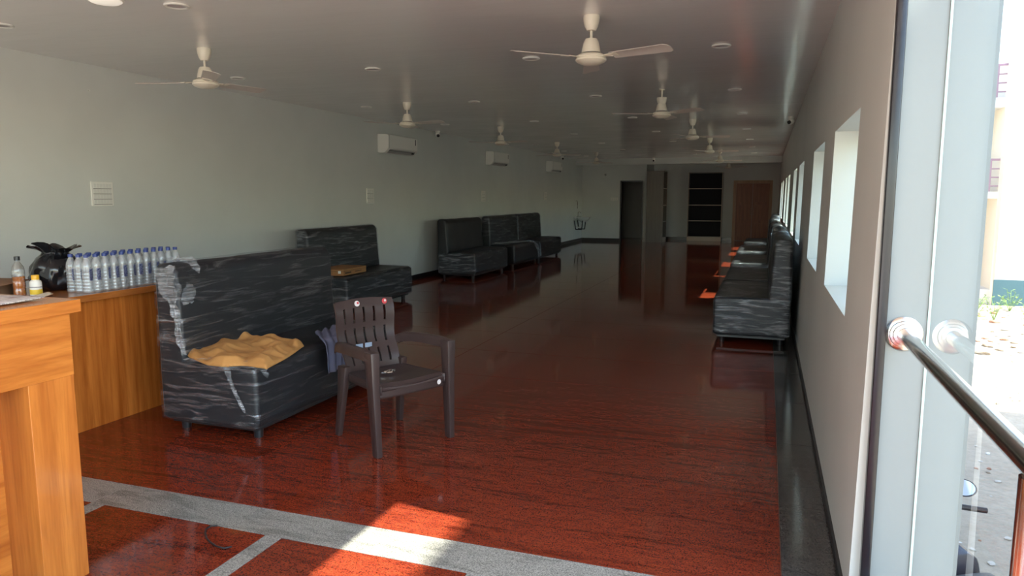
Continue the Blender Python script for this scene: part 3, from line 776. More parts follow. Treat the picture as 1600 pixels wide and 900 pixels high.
def bar(path, w0, d0, w1, d1):
    """tapered box-section bar along a path; w across y, d along x"""
    mb_ = MB(); n = len(path); rows = []
    for k, p in enumerate(path):
        f = k / (n - 1); w, d = w0 + (w1 - w0) * f, d0 + (d1 - d0) * f; p = Vector(p)
        mb_.v += [tuple(p + Vector((sx_ * d / 2, sy_ * w / 2, 0))) for sx_, sy_ in ((-1, -1), (1, -1), (1, 1), (-1, 1))]
    for k in range(n - 1):
        for i in range(4): j = (i + 1) % 4; mb_.f.append((k * 4 + i, k * 4 + j, k * 4 + 4 + j, k * 4 + 4 + i))
    mb_.f += [(3, 2, 1, 0), tuple(range(4 * n - 4, 4 * n))]
    return mb_
for sd in (-1, 1):
    bar([(0.235, sd * 0.283, 0.640), (0.240, sd * 0.280, 0.42), (0.258, sd * 0.272, 0.0)], 0.062, 0.088, 0.040, 0.058).build('leg', M_CHAIR, ch, bevel=0.008, smooth='auto')
    bar([(-0.205, sd * 0.215, 0.47), (-0.225, sd * 0.222, 0.30), (-0.265, sd * 0.238, 0.0)], 0.050, 0.095, 0.034, 0.048).build('leg', M_CHAIR, ch, bevel=0.008, smooth='auto')
    mb = MB(); pts = [(-0.275, 0.222, 0.605), (-0.22, 0.246, 0.630), (-0.10, 0.270, 0.645), (0.05, 0.284, 0.650), (0.18, 0.288, 0.650), (0.268, 0.284, 0.640)]
    def arm_fn(u, v):
        q = v * (len(pts) - 1); i = min(int(q), len(pts) - 2); f = q - i
        c = Vector(pts[i]).lerp(Vector(pts[i + 1]), f); wd = 0.052 + 0.012 * math.sin(v * 3.0)
        return Vector((c.x, sd * (c.y + (u - 0.5) * wd), c.z - 0.055 * (2 * abs(u - 0.5)) ** 6 - 0.006 * (2 * u - 1) ** 2))
    MB().grid(arm_fn, 12, 24).build('armrest', M_CHAIR, ch, smooth='auto', solid=0.010)
def disc(c, nrm, r, nm, m, par, sq=1.0):
    q = Vector(nrm).normalized().to_track_quat('Z', 'Y'); mb_ = MB()
    mb_.v = [tuple(Vector(c) + q @ Vector((r * math.cos(a * math.pi / 10), sq * r * math.sin(a * math.pi / 10), 0))) for a in range(20)]
    mb_.f = [tuple(range(20))]
    return mb_.build(nm, m, par, solid=-0.0012)
M_STW = mat('white_sticker', (0.75, 0.70, 0.70), 0.35); M_STR = mat('red_sticker', (0.60, 0.06, 0.07), 0.35)
for u, ca, cb in ((0.40, M_STW, M_STR), (0.86, M_STR, M_STW)):
    p = back_pt(u, 0.955); dn = Vector((1, 0, 0.25))
    disc(p + Vector((0.006, 0, 0.0)), dn, 0.019, 'round_sticker', ca, ch); disc(p + Vector((0.0085, 0.004, 0.004)), dn, 0.008, 'sticker_print', cb, ch)
M_TAPE = mat('pale_blue_tape', (0.30, 0.38, 0.50), 0.3)
for u in (0.34, 0.51):
    p = back_pt(u, 0.34); MB().box(p.x + 0.004, p.x + 0.0065, p.y - 0.026, p.y + 0.026, p.z - 0.018, p.z + 0.018).build('tape', M_TAPE, ch)
disc((0.2665, 0.185, 0.385), (1, 0.1, 0), 0.016, 'oval_sticker', M_STW, ch)
o = MB()
for k in range(3):
    o.tube([Vector((0.035 * math.cos(a * 0.35 + k), 0.028 * math.sin(a * 0.35 + k * 2), 0.006 + 0.004 * k + 0.003 * math.sin(a))) for a in range(16)], 0.0035, 6)
o.box(-0.05, 0.02, -0.018, 0.016, 0.002, 0.008)
o = o.build('key_bunch', M_CHROME, smooth='auto'); o.location = (-2.245, 3.985, 0.425); o.rotation_euler = (0, 0, 0.5); tag(o, 'small bunch of keys lying on the brown chair seat', 'keys')

# ------------------------------------------------------------------ handrail beside the glass
t = thing('handrail', 'polished steel handrail fixed to the grey wall end beside the glass', 'handrail', (0.478, 2.83, 0))
RZ = 1.065
MB().tube([(0, -0.012, RZ), (0, -1.2, RZ), (0, -2.4, RZ), (0, -3.7, RZ)], 0.0255, 28).build('rail', M_CHROME, t, smooth='auto')
q = Vector((0, -1, 0)).to_track_quat('Z', 'Y')
MB().lathe([(0.0, 0.0), (0.062, 0.0), (0.062, 0.004), (0.056, 0.009), (0.048, 0.011), (0.046, 0.017), (0.038, 0.019), (0.036, 0.026), (0.026, 0.028), (0.026, 0.034)], (0, -0.001, RZ), 36, q).build('wall_flange', M_CHROME, t, smooth='auto')
for yy in (-1.345, -2.6, -3.6):
    p = MB().cyl((0, yy, 0.012), (0, yy, RZ - 0.02), 0.0255, None, 28).build('post', M_CHROME, t, smooth='auto')
    MB().lathe([(0.0, 0.014), (0.03, 0.014), (0.05, 0.008), (0.052, 0.0), (0.0, 0.0)], (0, yy, 0.0005), 28).build('base_cover', M_CHROME, p, smooth='auto')

# ------------------------------------------------------------------ ceiling fans
def make_fan():
    f = thing('ceiling_fan', 'cream ceiling fan', 'ceiling fan', group='cream ceiling fans')
    MB().lathe([(0, 0), (0.056, 0), (0.058, -0.01), (0.055, -0.04), (0.045, -0.075), (0.032, -0.10), (0.0, -0.10)], n=24).build('canopy', M_FAN, f, smooth='auto')
    MB().cyl((0, 0, -0.1), (0, 0, -0.165), 0.010, None, 12).build('down_rod', M_FAN, f, smooth='auto')
    MB().lathe([(0, -0.155), (0.040, -0.155), (0.052, -0.175), (0.062, -0.215), (0.068, -0.250), (0, -0.250)], n=28).build('motor_cover', M_FAN, f, smooth='auto')
    MB().lathe([(0.0, -0.250), (0.066, -0.250), (0.066, -0.256), (0.0, -0.256)], n=28).build('gap_ring', M_DARK, f, smooth='auto')
    MB().lathe([(0, -0.256), (0.075, -0.256), (0.100, -0.270), (0.104, -0.280), (0.100, -0.286), (0.108, -0.292), (0.108, -0.304), (0.095, -0.315), (0.06, -0.330), (0, -0.336)], n=32).build('motor_housing', M_FAN, f, smooth='auto')
    for k in range(3):
        a = k * 2 * math.pi / 3; q_ = Matrix.Rotation(a, 4, 'Z')
        def bl(u, v):
            x = 0.165 + 0.435 * v; w = 0.052 + 0.016 * v
            if v > 0.93: w *= 1 - ((v - 0.93) / 0.07) ** 2 * 0.35
            y = (u - 0.5) * 2 * w; tilt = math.radians(-11)
            return q_ @ Vector((x, y * math.cos(tilt), -0.285 + y * math.sin(tilt) + 0.004 * math.cos((u - 0.5) * 3)))
        b_ = MB().grid(bl, 8, 16).build('blade', M_FANB, f, smooth='auto', solid=0.003)
        mb_ = MB()
        for w0, w1, x0, x1 in ((0.018, 0.018, 0.095, 0.165), (0.03, 0.045, 0.165, 0.215)):
            mb_.add([q_ @ Vector((x0, -w0, -0.281)), q_ @ Vector((x1, -w1, -0.275)), q_ @ Vector((x1, w1, -0.289)), q_ @ Vector((x0, w0, -0.283))], [(0, 1, 2, 3)])
        mb_.build('blade_iron', M_FAN, b_, solid=0.004)
    return f
FANS = [(-1.21, 5.09, 223, 'large foreground ceiling fan over the middle of the red floor'), (-4.58, 5.08, -43, 'foreground ceiling fan near the left wall'),
        (-1.22, 8.75, 205, 'second ceiling fan of the right row, its cover slid down the rod'), (-4.60, 8.80, -13, 'second ceiling fan of the left row, above the first air conditioner'),
        (-1.20, 12.25, 10, 'third ceiling fan of the right row'), (-4.60, 12.40, -20, 'third ceiling fan of the left row, before the second air conditioner'),
        (-1.22, 16.25, 0, 'fourth ceiling fan of the right row'), (-4.65, 16.30, 40, 'fourth ceiling fan of the left row, before the third air conditioner'),
        (-1.25, 20.4, 20, 'fifth ceiling fan of the right row, before the beam'), (-4.65, 20.4, 55, 'farthest ceiling fan of the left row, before the beam'),
        (-1.25, 25.1, -10, 'last ceiling fan beyond the beam near the brown door')]
fan0 = make_fan()
for i, (x, y, a, lab) in enumerate(FANS):
    f = fan0 if i == 0 else dup(fan0)
    f.location = (x, y, H); f.rotation_euler = (0, 0, math.radians(a)); f['label'] = lab
    if i == 2:
        for c in f.children:
            if c.name.startswith('canopy'): c.location.z = -0.095
            if c.name.startswith('down_rod'): c.scale.z = 1.0
        MB().cyl((0, 0, 0.0), (0, 0, -0.16), 0.010, None, 12).build('down_rod', M_FAN, f, smooth='auto')
        MB().cyl((0, 0, 0.0), (0, 0, -0.012), 0.03, None, 16).build('hook_plate', M_FAN, f, smooth='auto')

# ------------------------------------------------------------------ downlights and the ceiling lamp
dl = thing('downlight', 'small round flush downlight in the ceiling grid, unlit', 'downlight', group='round flush downlights of the ceiling grid')
MB().lathe([(0.056, -0.001), (0.078, -0.001), (0.080, -0.006), (0.074, -0.012), (0.060, -0.012), (0.056, -0.008)], n=28).build('bezel', M_WHITEPL, dl, smooth='auto')
MB().lathe([(0, -0.006), (0.0565, -0.006), (0.0565, -0.002), (0, -0.002)], n=28).build('diffuser', mat('unlit_diffuser', (0.50, 0.46, 0.46), 0.4), dl, smooth='auto')
first = True
for y in (3.90, 6.41, 9.02, 11.64, 14.25, 16.85, 19.45, 22.05):
    for x in (-5.35, -3.72, -2.08, -0.414):
        if first: dl.location = (x, y, H); first = False
        else: dup(dl, (x, y, H))
t = thing('ceiling_lamp', 'round white surface lamp on the ceiling at the top left edge', 'lamp', (-3.98, 3.58, H))
MB().lathe([(0.0, -0.0005), (0.105, -0.0005), (0.11, -0.02), (0.10, -0.03), (0.0, -0.03)], n=32).build('lamp_base', M_WHITEPL, t, smooth='auto')
em = bpy.data.materials.new('lamp_diffuser_glow'); em.use_nodes = True
eb = em.node_tree.nodes['Principled BSDF']; eb.inputs['Base Color'].default_value = (0.9, 0.86, 0.78, 1); eb.inputs['Emission Color'].default_value = (1, 0.92, 0.78, 1); eb.inputs['Emission Strength'].default_value = 0.14
MB().lathe([(0.10, -0.0302), (0.085, -0.040), (0.05, -0.047), (0.0, -0.05)], n=32).build('diffuser', em, t, smooth=True)

# ------------------------------------------------------------------ air conditioners, switch boards, cameras
AC_POLY = round_poly([(0.0, 0.0), (0.13, 0.0), (0.20, 0.07), (0.205, 0.30), (0.0, 0.31)], [0.01, 0.03, 0.03, 0.03, 0.005])
def make_ac():
    a = thing('air_conditioner', 'white split air conditioner', 'air conditioner', group='air conditioners on the left wall')
    loft(AC_POLY, -0.53, 0.53, 0.008, 40, 6).build('body', M_WHITEPL, a, smooth='auto')
    MB().box(0.2065, 0.2095, -0.505, 0.505, 0.085, 0.285).build('front_panel', M_WHITEPL, a, bevel=0.001)
    MB().box(0.2085, 0.2098, -0.507, -0.5045, 0.07, 0.29).build('panel_seam', M_VENT, a)
    MB().box(0.2085, 0.2102, 0.42, 0.45, 0.17, 0.27).build('display', M_DARK, a)
    s_ = MB(); s_.add([(0.142, -0.46, -0.0005), (0.195, -0.46, 0.055), (0.195, 0.46, 0.055), (0.142, 0.46, -0.0005)], [(0, 1, 2, 3)]); s_.build('air_flap', mat('flap_grey', (0.42, 0.42, 0.41), 0.4), a, solid=0.004)
    MB().box(0.176, 0.182, -0.46, 0.46, 0.032, 0.037).build('flap_slot', M_VENT, a)
    MB().box(0.165, 0.19, 0.36, 0.42, 0.012, 0.04).build('label_plate', M_DARK, a)
    return a
ac0 = make_ac()
for i, (y, lab) in enumerate(((11.22, 'white air conditioner on the left wall above the nearest wall sofa'), (16.10, 'second white air conditioner from the entrance on the left wall'), (20.92, 'farthest white air conditioner on the left wall'))):
    a = ac0 if i == 0 else dup(ac0)
    a.location = (WL + 0.001, y, 2.275); a['label'] = lab
def make_board(w, hgt, rows, cols, lab):
    b = thing('switch_board', lab, 'switch board', group='switch boards on the left wall')
    MB().box(0, 0.012, -w / 2, w / 2, -hgt / 2, hgt / 2).build('plate', M_WHITEPL, b, bevel=0.003)
    mw, mh = w * 0.84 / cols, hgt * 0.86 / rows
    sw_ = MB().box(0.0122, 0.0165, -mw * 0.42, mw * 0.42, -mh * 0.36, mh * 0.36).mesh('switch', mat('switch_white', (0.70, 0.70, 0.66), 0.3), bevel=0.002, seg=1)
    for r in range(rows):
        MB().box(0.0121, 0.0128, -w * 0.42, w * 0.42, -hgt * 0.43 + r * mh - 0.002, -hgt * 0.43 + r * mh + 0.002).build('row_gap', M_VENT, b)
        for c in range(cols):
            o_ = link('switch', sw_, b); o_.location = (0, -w * 0.42 + mw * (c + 0.5), -hgt * 0.43 + mh * (r + 0.5))
    return b
b = make_board(0.245, 0.235, 4, 6, 'square white switch board on the left wall above the counter'); b.location = (WL + 0.001, 5.34, 1.575)
for y, lab in ((10.40, 'white switch board on the left wall below the nearest air conditioner'), (15.42, 'white switch board on the left wall below the second air conditioner'), (20.34, 'farthest white switch board on the left wall')):
    b = make_board(0.23, 0.24, 3, 3, lab); b.location = (WL + 0.001, y, 1.56)
t = thing('wall_plate', 'wide white socket plate beside the dark doorway on the back wall', 'socket', (-5.0, Y_BL - 0.001, 1.46))
MB().box(-0.125, 0.125, -0.012, 0, -0.05, 0.05).build('plate', M_WHITEPL, t, bevel=0.003)
for x in (-0.07, 0.0, 0.07): MB().box(x - 0.026, x + 0.026, -0.016, -0.012, -0.03, 0.03).build('switch', mat('switch_white'), t)
t = thing('sensor', 'tiny white round sensor high on the back wall', 'sensor', (-5.31, Y_BL - 0.001, 2.3))
q = Vector((0, -1, 0)).to_track_quat('Z', 'Y')
MB().lathe([(0, 0.0), (0.035, 0.0), (0.033, 0.02), (0.015, 0.035), (0, 0.036)], n=16, q=q).build('sensor_body', M_WHITEPL, t, smooth='auto')
MB().lathe([(0, 0.0361), (0.01, 0.0361), (0.0, 0.042)], n=12, q=q).build('lens', M_VENT, t, smooth='auto')
t = tag(MB().cyl((WL, 0, 0), (WL + 0.02, 0, 0.004), 0.004, 0.004, 8).build('wall_nail', M_WHITEPL), 'small nail high on the left wall', 'nail'); t.location = (0, 5.27, 2.55)
def cctv(lab, loc, rz):
    c = thing('security_camera', lab, 'security camera', loc, rz, 'small dome cameras')
    MB().lathe([(0, 0), (0.045, 0), (0.045, -0.03), (0.03, -0.045), (0, -0.045)], n=20).build('mount', M_WHITEPL, c, smooth='auto')
    def fn(u, v):
        a, b_ = 2 * math.pi * u, math.pi * v; return Vector((0.05 * math.sin(b_) * math.cos(a), 0.05 * math.sin(b_) * math.sin(a), -0.078 + 0.05 * math.cos(b_)))
    MB().grid(fn, 20, 12).build('ball_head', M_WHITEPL, c, smooth=True)
    MB().cyl((0.025, 0, -0.088), (0.056, 0, -0.10), 0.030, 0.028, 18).build('lens', M_DARK, c, smooth='auto')
    return c
cctv('white security camera under the ceiling between the first air conditioners', (-6.02, 12.75, H), -0.9)
cctv('white security camera under the ceiling above the third air conditioner', (-6.02, 21.7, H), -0.9)
cctv('security camera with dark lens at the top of the window wall', (0.30, 12.3, H), -2.2)
cctv('dark security camera above the tall cabinet', (-3.55, 23.9, H), -1.4)

# ------------------------------------------------------------------ far end: basin, cabinets, door
t = thing('wash_basin', 'white wall-hung wash basin in the far left corner', 'wash basin', (WL + 0.002, 24.02, 0))
def basin_fn(u, v):
    a = 2 * math.pi * u
    prof = [(0.06, 0.66), (0.10, 0.70), (0.19, 0.745), (0.25, 0.80), (0.28, 0.84), (0.285, 0.85), (0.27, 0.852), (0.235, 0.83), (0.18, 0.77), (0.06, 0.735), (0.0, 0.735)]
    q_ = v * (len(prof) - 1); i = min(int(q_), len(prof) - 2); f = q_ - i
    r = prof[i][0] * (1 - f) + prof[i + 1][0] * f; z = prof[i][1] * (1 - f) + prof[i + 1][1] * f
    return Vector((max(0.002, 0.24 + 0.86 * r * math.cos(a)), 1.28 * r * math.sin(a), z))
MB().grid(basin_fn, 32, 30).build('bowl', M_CERAMIC, t, smooth=True)
MB().box(0.0, 0.10, -0.33, 0.33, 0.80, 0.875).build('back_ledge', M_CERAMIC, t, bevel=0.012)
for yy in (-0.22, 0.2):
    mb = MB()
    for a, b_ in (((0.02, yy - 0.09, 0.74), (0.05, yy - 0.06, 0.44)), ((0.30, yy - 0.09, 0.74), (0.26, yy - 0.06, 0.44)), ((0.05, yy - 0.06, 0.44), (0.26, yy - 0.06, 0.44))):
        mb.cyl(a, b_, 0.016, None, 8)
    mb.build('bracket', M_DARK, t, smooth='auto')
MB().tube([(0.06, 0, 0.87), (0.06, 0, 1.0), (0.075, 0, 1.03), (0.11, 0, 1.03), (0.14, 0, 1.01), (0.15, 0, 0.98)], 0.014, 10).build('tap', M_CHROME, t, smooth=True)
MB().tube([(0.18, 0, 0.68), (0.18, 0, 0.55), (0.14, 0, 0.50), (0.0, 0, 0.50)], 0.02, 10).build('waste_pipe', M_WHITEPL, t, smooth=True)
MB().tube([(0.0, -0.10, 1.40), (0.05, -0.10, 1.40), (0.06, -0.10, 1.36), (0.05, -0.06, 1.15)], 0.012, 8).build('wall_spout', M_CHROME, t, smooth=True)
t = thing('tall_cabinet', 'tall grey-brown cabinet with open shelves on its right side', 'cabinet', (-3.85, 24.52, 0))
def cab(t_, w, d, hgt, shelves, kick):   # front opens towards +x
    MB().box(0, d, 0, 0.02, 0, hgt).build('side_panel', M_CAB, t_); MB().box(0, d, w - 0.02, w, 0, hgt).build('side_panel', M_CAB, t_)
    MB().box(0, 0.012, 0.02, w - 0.02, 0, hgt).build('back_panel', M_CABIN, t_); MB().box(0.012, d, 0.02, w - 0.02, hgt - 0.02, hgt).build('top_panel', M_CAB, t_)
    MB().box(0.012, d - 0.01, 0.02, w - 0.02, 0, kick).build('plinth', M_CABEDGE, t_)
    for z in shelves:
        s_ = MB().box(0.012, d - 0.012, 0.02, w - 0.02, z - 0.012, z + 0.012).build('shelf', M_CABIN, t_)
        MB().box(d - 0.012, d - 0.008, 0.02, w - 0.02, z - 0.013, z + 0.013).build('edge_band', M_CABEDGE, s_)
    for y in (0.0, w - 0.02): MB().box(d, d + 0.003, y, y + 0.02, 0, hgt).build('edge_band', M_CABEDGE, t_)
cab(t, 0.95, 0.56, 2.40, (0.70, 1.25, 1.82), 0.14)
t = thing('bookcase', 'tall empty bookcase with dark interior against the back wall', 'bookcase', (-2.635, 26.44, 0), -math.pi / 2)
cab(t, 1.165, 0.42, 2.38, (0.70, 1.25, 1.82), 0.14)
o = MB().box(-0.01, 0.01, -0.12, 0.12, 0, 0.28).build('document_file', mat('pale_file', (0.6, 0.6, 0.57), 0.6)); o.location = (-3.45, 24.85, 0.7125); tag(o, 'white document file standing inside the tall cabinet', 'file')
d = MB().box(-1.13, -1.03, Y_BR - 0.03, Y_BR + 0.03, 0, 2.10).box(0.06, 0.16, Y_BR - 0.03, Y_BR + 0.03, 0, 2.10).box(-1.03, 0.06, Y_BR - 0.03, Y_BR + 0.03, 2.0, 2.10).build('door_1', M_DOORFRAME, bevel=0.004)
struct(d, 'brown double wooden door in a pale wooden frame')
for x0, x1, hx in ((-1.03, -0.487, -0.53), (-0.483, 0.06, -0.44)):
    lf = MB().box(x0 + 0.002, x1, Y_BR - 0.022, Y_BR + 0.0, 0.005, 1.998).build('door_leaf', M_DOOR, d, bevel=0.002)
    for z0, z1 in ((0.16, 0.62), (0.72, 1.26), (1.36, 1.86)):
        MB().box(x0 + 0.09, x1 - 0.09, Y_BR - 0.030, Y_BR - 0.022, z0, z1).build('raised_panel', M_DOOR, lf, bevel=0.006)
    MB().tube([(hx, Y_BR - 0.022, 1.12), (hx, Y_BR - 0.06, 1.12), (hx, Y_BR - 0.06, 0.92), (hx, Y_BR - 0.022, 0.92)], 0.010, 8).build('handle', M_CHROME, lf, smooth='auto')

# ------------------------------------------------------------------ outside
M_SAND = mat('sandy_ground', (0.46, 0.40, 0.31), 0.95)
v = coords(M_SAND)
setcol(M_SAND, mixc(M_SAND, 0.7, ramp(M_SAND, noise_tex(M_SAND, v, 0.8, 6), [(0.3, (0.40, 0.34, 0.26)), (0.7, (0.52, 0.46, 0.37))]), ramp(M_SAND, noise_tex(M_SAND, v, 14, 5, 0.7), [(0.3, (0.7, 0.68, 0.66)), (0.6, (1, 1, 1))]), 'MULTIPLY'))
bump(M_SAND, noise_tex(M_SAND, v, 9, 5, 0.7), 0.5, 0.04)
def gz(x, y): return GROUND + 0.05 * mnoise.noise(Vector((x * 0.5, y * 0.5, 0))) + 0.015 * mnoise.noise(Vector((x * 2.3, y * 2.3, 4)))
def g_fn(u, v_):
    x, y = 0.62 + 9.5 * u, -1 + 30 * v_; return Vector((x, y, gz(x, y)))
struct(MB().grid(g_fn, 50, 150).box(-60, 80, -80, 80, GROUND - 0.5, GROUND - 0.08).build('ground', M_SAND, smooth='auto'), 'sandy open ground outside')
struct(MB().box(WL - 0.2, 0.60, Y_FRONT + 0.02, Y_BR, GROUND - 0.1, -0.21).build('wall_plinth', mat('plinth_paint', (0.5, 0.48, 0.44), 0.8)), 'plinth under the building')
M_CREAM = paint('cream_house_paint', (0.80, 0.70, 0.58), 0.8, 0.2, 0.1, 0.05)
M_TEAL = paint('teal_plinth_paint', (0.09, 0.17, 0.20), 0.8, 0.2, 0.1, 0.1)
M_HWIN = mat('house_window_glass', (0.10, 0.13, 0.16), 0.1)
M_RAILM = mat('mauve_railing', (0.33, 0.20, 0.26), 0.5)
HX, HY, HT = 5.90, 22.56, 4.62
t = thing('cream_house', 'sunlit cream house with railed balconies and teal plinth outside the glass', 'house', (HX, HY, GROUND)); t.scale = (1.157, 1.157, 1.157)
G = 1.0
MB().box(0, 7, 0, 8, 0, HT + G).build('wall', M_CREAM, t)
MB().box(-0.02, 7.02, -0.03, 0.0, -0.1, 0.62).build('plinth', M_TEAL, t)
MB().box(-3.2, -0.0, 1.2, 8, 0, 4.15 + G).build('wing_wall', M_CREAM, t)
MB().box(-3.25, 0.0, 0.3, 1.6, 3.60 + G, 3.82 + G).build('roof_slab', mat('pale_concrete', (0.72, 0.70, 0.66), 0.8), t)
MB().box(-3.25, 0.0, 0.3, 1.2, 1.50 + G, 1.66 + G).build('balcony_slab', mat('pale_concrete'), t)
MB().box(-3.2, 0.0, 0.2, 1.2, -0.1, 0.35).build('porch_step', mat('pale_concrete'), t)
for z0 in (3.82 + G, 1.66 + G):
    r = MB().box(-3.22, 0.0, 0.32, 0.37, z0 + 0.72, z0 + 0.77).build('railing', M_RAILM, t)
    for k in (0.12, 0.32, 0.52): MB().box(-3.22, 0.0, 0.335, 0.355, z0 + k, z0 + k + 0.03).build('rail_bar', M_RAILM, r)
    for k in range(7): MB().box(-0.20 - 0.5 * k, -0.16 - 0.5 * k, 0.33, 0.36, z0, z0 + 0.72).build('baluster', M_RAILM, r)
for x0, x1, z0, z1 in ((-0.55, -0.15, 3.10, 3.42), (-0.42, -0.22, 2.0, 2.9), (-1.6, -0.8, 2.0, 3.2), (-0.55, -0.15, 1.12, 1.38), (-1.9, -1.0, 0.0, 1.2)):
    w = MB().box(x0, x1, 1.15, 1.2, z0 + G, z1 + G).build('window', mat('house_window_frame', (0.62, 0.60, 0.52), 0.5), t)
    MB().box(x0 + 0.06, x1 - 0.06, 1.14, 1.15, z0 + G + 0.06, z1 + G - 0.06).build('pane', M_HWIN, w)
dr = MB().box(-0.62, -0.12, 1.13, 1.2, 0.35, 1.05 + G).build('door', mat('pale_door_paint', (0.60, 0.52, 0.42), 0.6), t)
MB().box(-0.55, -0.28, 1.115, 1.13, 0.95, 1.0 + G).build('door_curtain', mat('mauve_curtain', (0.30, 0.18, 0.24), 0.8), dr)
MB().box(-0.56, -0.30, 1.10, 1.115, 0.65, 1.0).build('red_notice', mat('red_board', (0.45, 0.10, 0.10), 0.6), dr)
# the taller house across the lane whose shadow falls on the ground and the entrance
t = thing('plain_house', 'tall plain cream house across the lane beyond the side glass', 'house', (5.0, 1.35, GROUND))
MB().box(0, 7, 0, 8.9, -0.1, 7.8 - GROUND).build('wall', M_CREAM, t)
for k in range(2):
    for z in (1.2, 4.4, 6.6):
        w = MB().box(-0.03, 0.0, 1.5 + 3.4 * k, 2.7 + 3.4 * k, z, z + 1.2).build('window', mat('house_window_frame'), t)
        MB().box(-0.035, -0.03, 1.57 + 3.4 * k, 2.63 + 3.4 * k, z + 0.07, z + 1.13).build('pane', M_HWIN, w)

# motorcycle parked below the glazing
mc = thing('motorcycle', 'parked dark motorcycle with mirror and handlebar seen below the glass', 'motorcycle', (1.19, 4.57, GROUND + 0.02), math.radians(120))
M_TYRE = mat('tyre_rubber', (0.02, 0.02, 0.02), 0.8); M_BIKE = mat('grey_seat_cover', (0.075, 0.08, 0.085), 0.45)
for xx in (-0.64, 0.64):
    mb = MB(); ring = [(xx + 0.27 * math.cos(a * math.pi / 16), 0, 0.30 + 0.27 * math.sin(a * math.pi / 16)) for a in range(33)]
    w = mb.tube(ring, 0.045, 10).build('wheel', M_TYRE, mc, smooth=True)
    mb = MB().cyl((xx, -0.05, 0.30), (xx, 0.05, 0.30), 0.05, None, 14)
    for a in range(8): mb.cyl((xx, 0, 0.30), (xx + 0.25 * math.cos(a * math.pi / 4), 0, 0.30 + 0.25 * math.sin(a * math.pi / 4)), 0.006, None, 6)
    mb.build('spokes', M_CHROME, w, smooth='auto')
MB().tube([(-0.60, 0, 0.32), (-0.15, 0, 0.35), (0.15, 0, 0.38), (0.42, 0, 0.78)], 0.035, 10).build('frame', M_DARK, mc, smooth=True)
for s in (-1, 1): MB().tube([(0.64, s * 0.09, 0.30), (0.52, s * 0.09, 0.62), (0.42, s * 0.09, 0.92)], 0.022, 10).build('fork', M_CHROME, mc, smooth=True)
MB().box(-0.16, 0.16, -0.12, 0.12, 0.25, 0.55).build('engine', mat('engine_grey', (0.2, 0.2, 0.2), 0.4, 0.6), mc, bevel=0.04)
loft(round_poly([(-0.02, 0.58), (0.36, 0.66), (0.34, 0.88), (0.05, 0.82)], [0.04, 0.05, 0.07, 0.05]), -0.14, 0.14, 0.06, 28, 6).build('fuel_tank', mat('bike_paint', (0.03, 0.03, 0.04), 0.2), mc, smooth=True)
loft(round_poly([(-0.78, 0.70), (0.0, 0.66), (0.02, 0.78), (-0.78, 0.84)], [0.03, 0.03, 0.05, 0.05]), -0.13, 0.13, 0.05, 28, 6).build('seat', M_BIKE, mc, smooth=True)
MB().lathe([(0, -0.06), (0.06, -0.05), (0.09, 0.0), (0.085, 0.03), (0, 0.04)], (0.50, 0, 0.84), 20, Vector((1, 0, 0)).to_track_quat('Z', 'Y')).build('headlamp', M_CHROME, mc, smooth=True)
hb = MB().tube([(0.30, -0.36, 0.98), (0.36, -0.22, 1.00), (0.42, -0.08, 0.95), (0.42, 0.08, 0.95), (0.36, 0.22, 1.00), (0.30, 0.36, 0.98)], 0.012, 10).build('handlebar', M_CHROME, mc, smooth=True)
for s in (-1, 1):
    MB().cyl((0.345, s * 0.245, 0.995), (0.295, s * 0.385, 0.98), 0.018, None, 14).build('grip', M_DARK, hb, smooth='auto')
    MB().box(0.33, 0.39, s * 0.20 - 0.03, s * 0.20 + 0.03, 0.975, 1.025).build('switch_cluster', M_DARK, hb, bevel=0.008)
    ms = MB().tube([(0.37, s * 0.20, 1.02), (0.37, s * 0.23, 1.06), (0.365, s * 0.26, 1.10)], 0.006, 8).build('mirror_stalk', M_DARK, mc, smooth=True)
    qq = Vector((-0.70, 0.69, 0.5)).to_track_quat('Z', 'Y')
    mb = MB(); mb.lathe([(0, -0.02), (0.05, -0.016), (0.062, 0.0), (0.06, 0.006), (0.0, 0.006)], (0, 0, 0), 24, qq)
    mb.v = [(x * 1.2 + 0.365, y * 1.2 + s * 0.27, z * 0.85 + 1.11) for x, y, z in mb.v]
    mi = mb.build('mirror', M_DARK, ms, smooth='auto')
    mb = MB(); mb.lathe([(0, 0.0), (0.054, 0.0), (0.054, 0.0015), (0, 0.0015)], (0, 0, 0), 24, qq)
    mb.v = [(x * 1.2 + 0.365 - 0.006, y * 1.2 + s * 0.27 + 0.006, z * 0.85 + 1.1145) for x, y, z in mb.v]
    mb.build('mirror_glass', mat('mirror_glass', (0.8, 0.85, 0.9), 0.03, 1.0), mi, smooth='auto')

# rubble, litter and weeds on the ground
M_STONE = [mat('pale_stone', (0.60, 0.56, 0.50), 0.9), mat('brown_stone', (0.30, 0.24, 0.18), 0.9), mat('white_litter', (0.80, 0.79, 0.76), 0.6), mat('brick_piece', (0.42, 0.22, 0.15), 0.9)]
def stone_mesh(seed, m):
    bm = bmesh.new(); bmesh.ops.create_icosphere(bm, subdivisions=2, radius=1)
    for v_ in bm.verts: v_.co *= 1 + 0.45 * mnoise.noise(v_.co * 1.3 + Vector((seed * 5, 0, 0))); v_.co.z *= 0.55
    me = bpy.data.meshes.new('stone'); bm.to_mesh(me); bm.free(); me.materials.append(m); return me
STM = [(stone_mesh(i, M_STONE[i % 4]), i % 4) for i in range(8)]
SNAME = ['pale stone lying on the sandy ground outside the glass', 'brown clod lying on the sandy ground outside the glass', 'scrap of white litter on the sandy ground outside the glass', 'broken brick piece on the sandy ground outside the glass']
SKIND = ['stone', 'stone', 'litter', 'brick']
PLACED = []
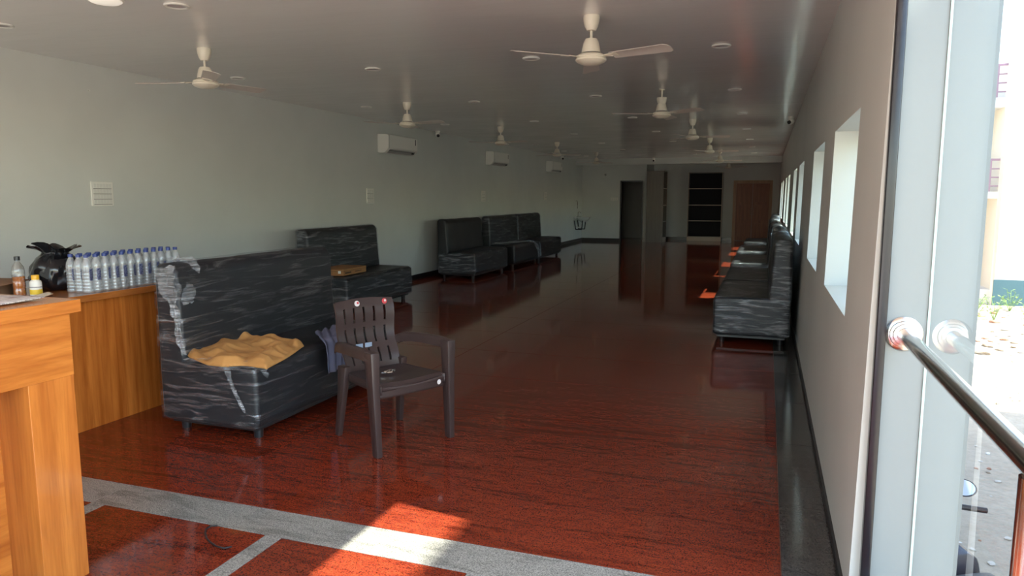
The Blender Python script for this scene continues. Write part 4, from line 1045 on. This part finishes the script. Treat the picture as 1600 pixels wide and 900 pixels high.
WEEDS = ((5.3, 21.6), (6.07, 21.7), (5.26, 19.9), (4.5, 18.7), (5.66, 18.7), (6.8, 21.6), (4.7, 20.7))
for k in range(420):
    if len(PLACED) >= 130: break
    far = k % 7 != 0
    y = random.uniform(15.5, 21.9) if far else random.uniform(5.8, 15.5)
    x = y * random.uniform(0.225, 0.305)
    me, kd = random.choice(STM); r = random.uniform(0.04, 0.12) if far else random.uniform(0.012, 0.03)
    if any((x - a_) ** 2 + (y - b_) ** 2 < (2.4 * (r + c_)) ** 2 for a_, b_, c_ in PLACED): continue
    if any((x - a_) ** 2 + (y - b_) ** 2 < 0.2 for a_, b_ in WEEDS): continue
    PLACED.append((x, y, r))
    o = link(['stone', 'clod', 'litter_scrap', 'brick_piece'][kd], me); o.scale = (r * random.uniform(0.8, 1.6), r, r * random.uniform(0.6, 1)); o.rotation_euler = (0, 0, random.uniform(0, 6))
    o.location = (x, y, gz(x, y) + r * 0.25); tag(o, SNAME[kd], SKIND[kd], 'scattered ' + ['pale stones', 'brown clods', 'white litter', 'brick pieces'][kd] + ' outside')
M_LEAF = mat('weed_leaf', (0.16, 0.27, 0.07), 0.6)
for k, (x, y) in enumerate(WEEDS):
    t = thing('weed', 'green leafy weed growing in the rubble before the cream house', 'plant', (x, y, gz(x, y)), k * 1.3, 'weeds in the rubble outside')
    st = MB(); 
    for s_ in range(7):
        a = s_ * 0.9; hh = random.uniform(0.3, 0.6); tip = Vector((0.22 * math.cos(a), 0.22 * math.sin(a), hh))
        st.tube([(0, 0, -0.03), tip * 0.5 + Vector((0, 0, 0.06)), tip], 0.006, 5)
        for l_ in range(5):
            f = 0.35 + 0.16 * l_; c = tip * f; b_ = a + (l_ % 2) * 2.2 - 1.1; L = 0.11
            dx = Vector((math.cos(b_), math.sin(b_), 0.35)) * L; sd = Vector((-math.sin(b_), math.cos(b_), 0)) * L * 0.3
            MB().add([c, c + dx * 0.5 + sd, c + dx, c + dx * 0.5 - sd], [(0, 1, 2, 3)]).build('leaf', M_LEAF, t)
    st.build('stems', M_LEAF, t)

# thin black cord loop on the entrance tile
o = MB().tube([(-2.387, 2.586 - 0.012, 0.005), (-2.415, 2.560, 0.005), (-2.412, 2.525, 0.005), (-2.388, 2.496, 0.005), (-2.35, 2.46, 0.005), (-2.306, 2.433, 0.005), (-2.25, 2.41, 0.005), (-2.202, 2.406, 0.005), (-2.18, 2.43, 0.005)], 0.004, 8).build('cord', M_DARK, smooth=True)
tag(o, 'thin black curved cord lying on the red entrance tile', 'cord')
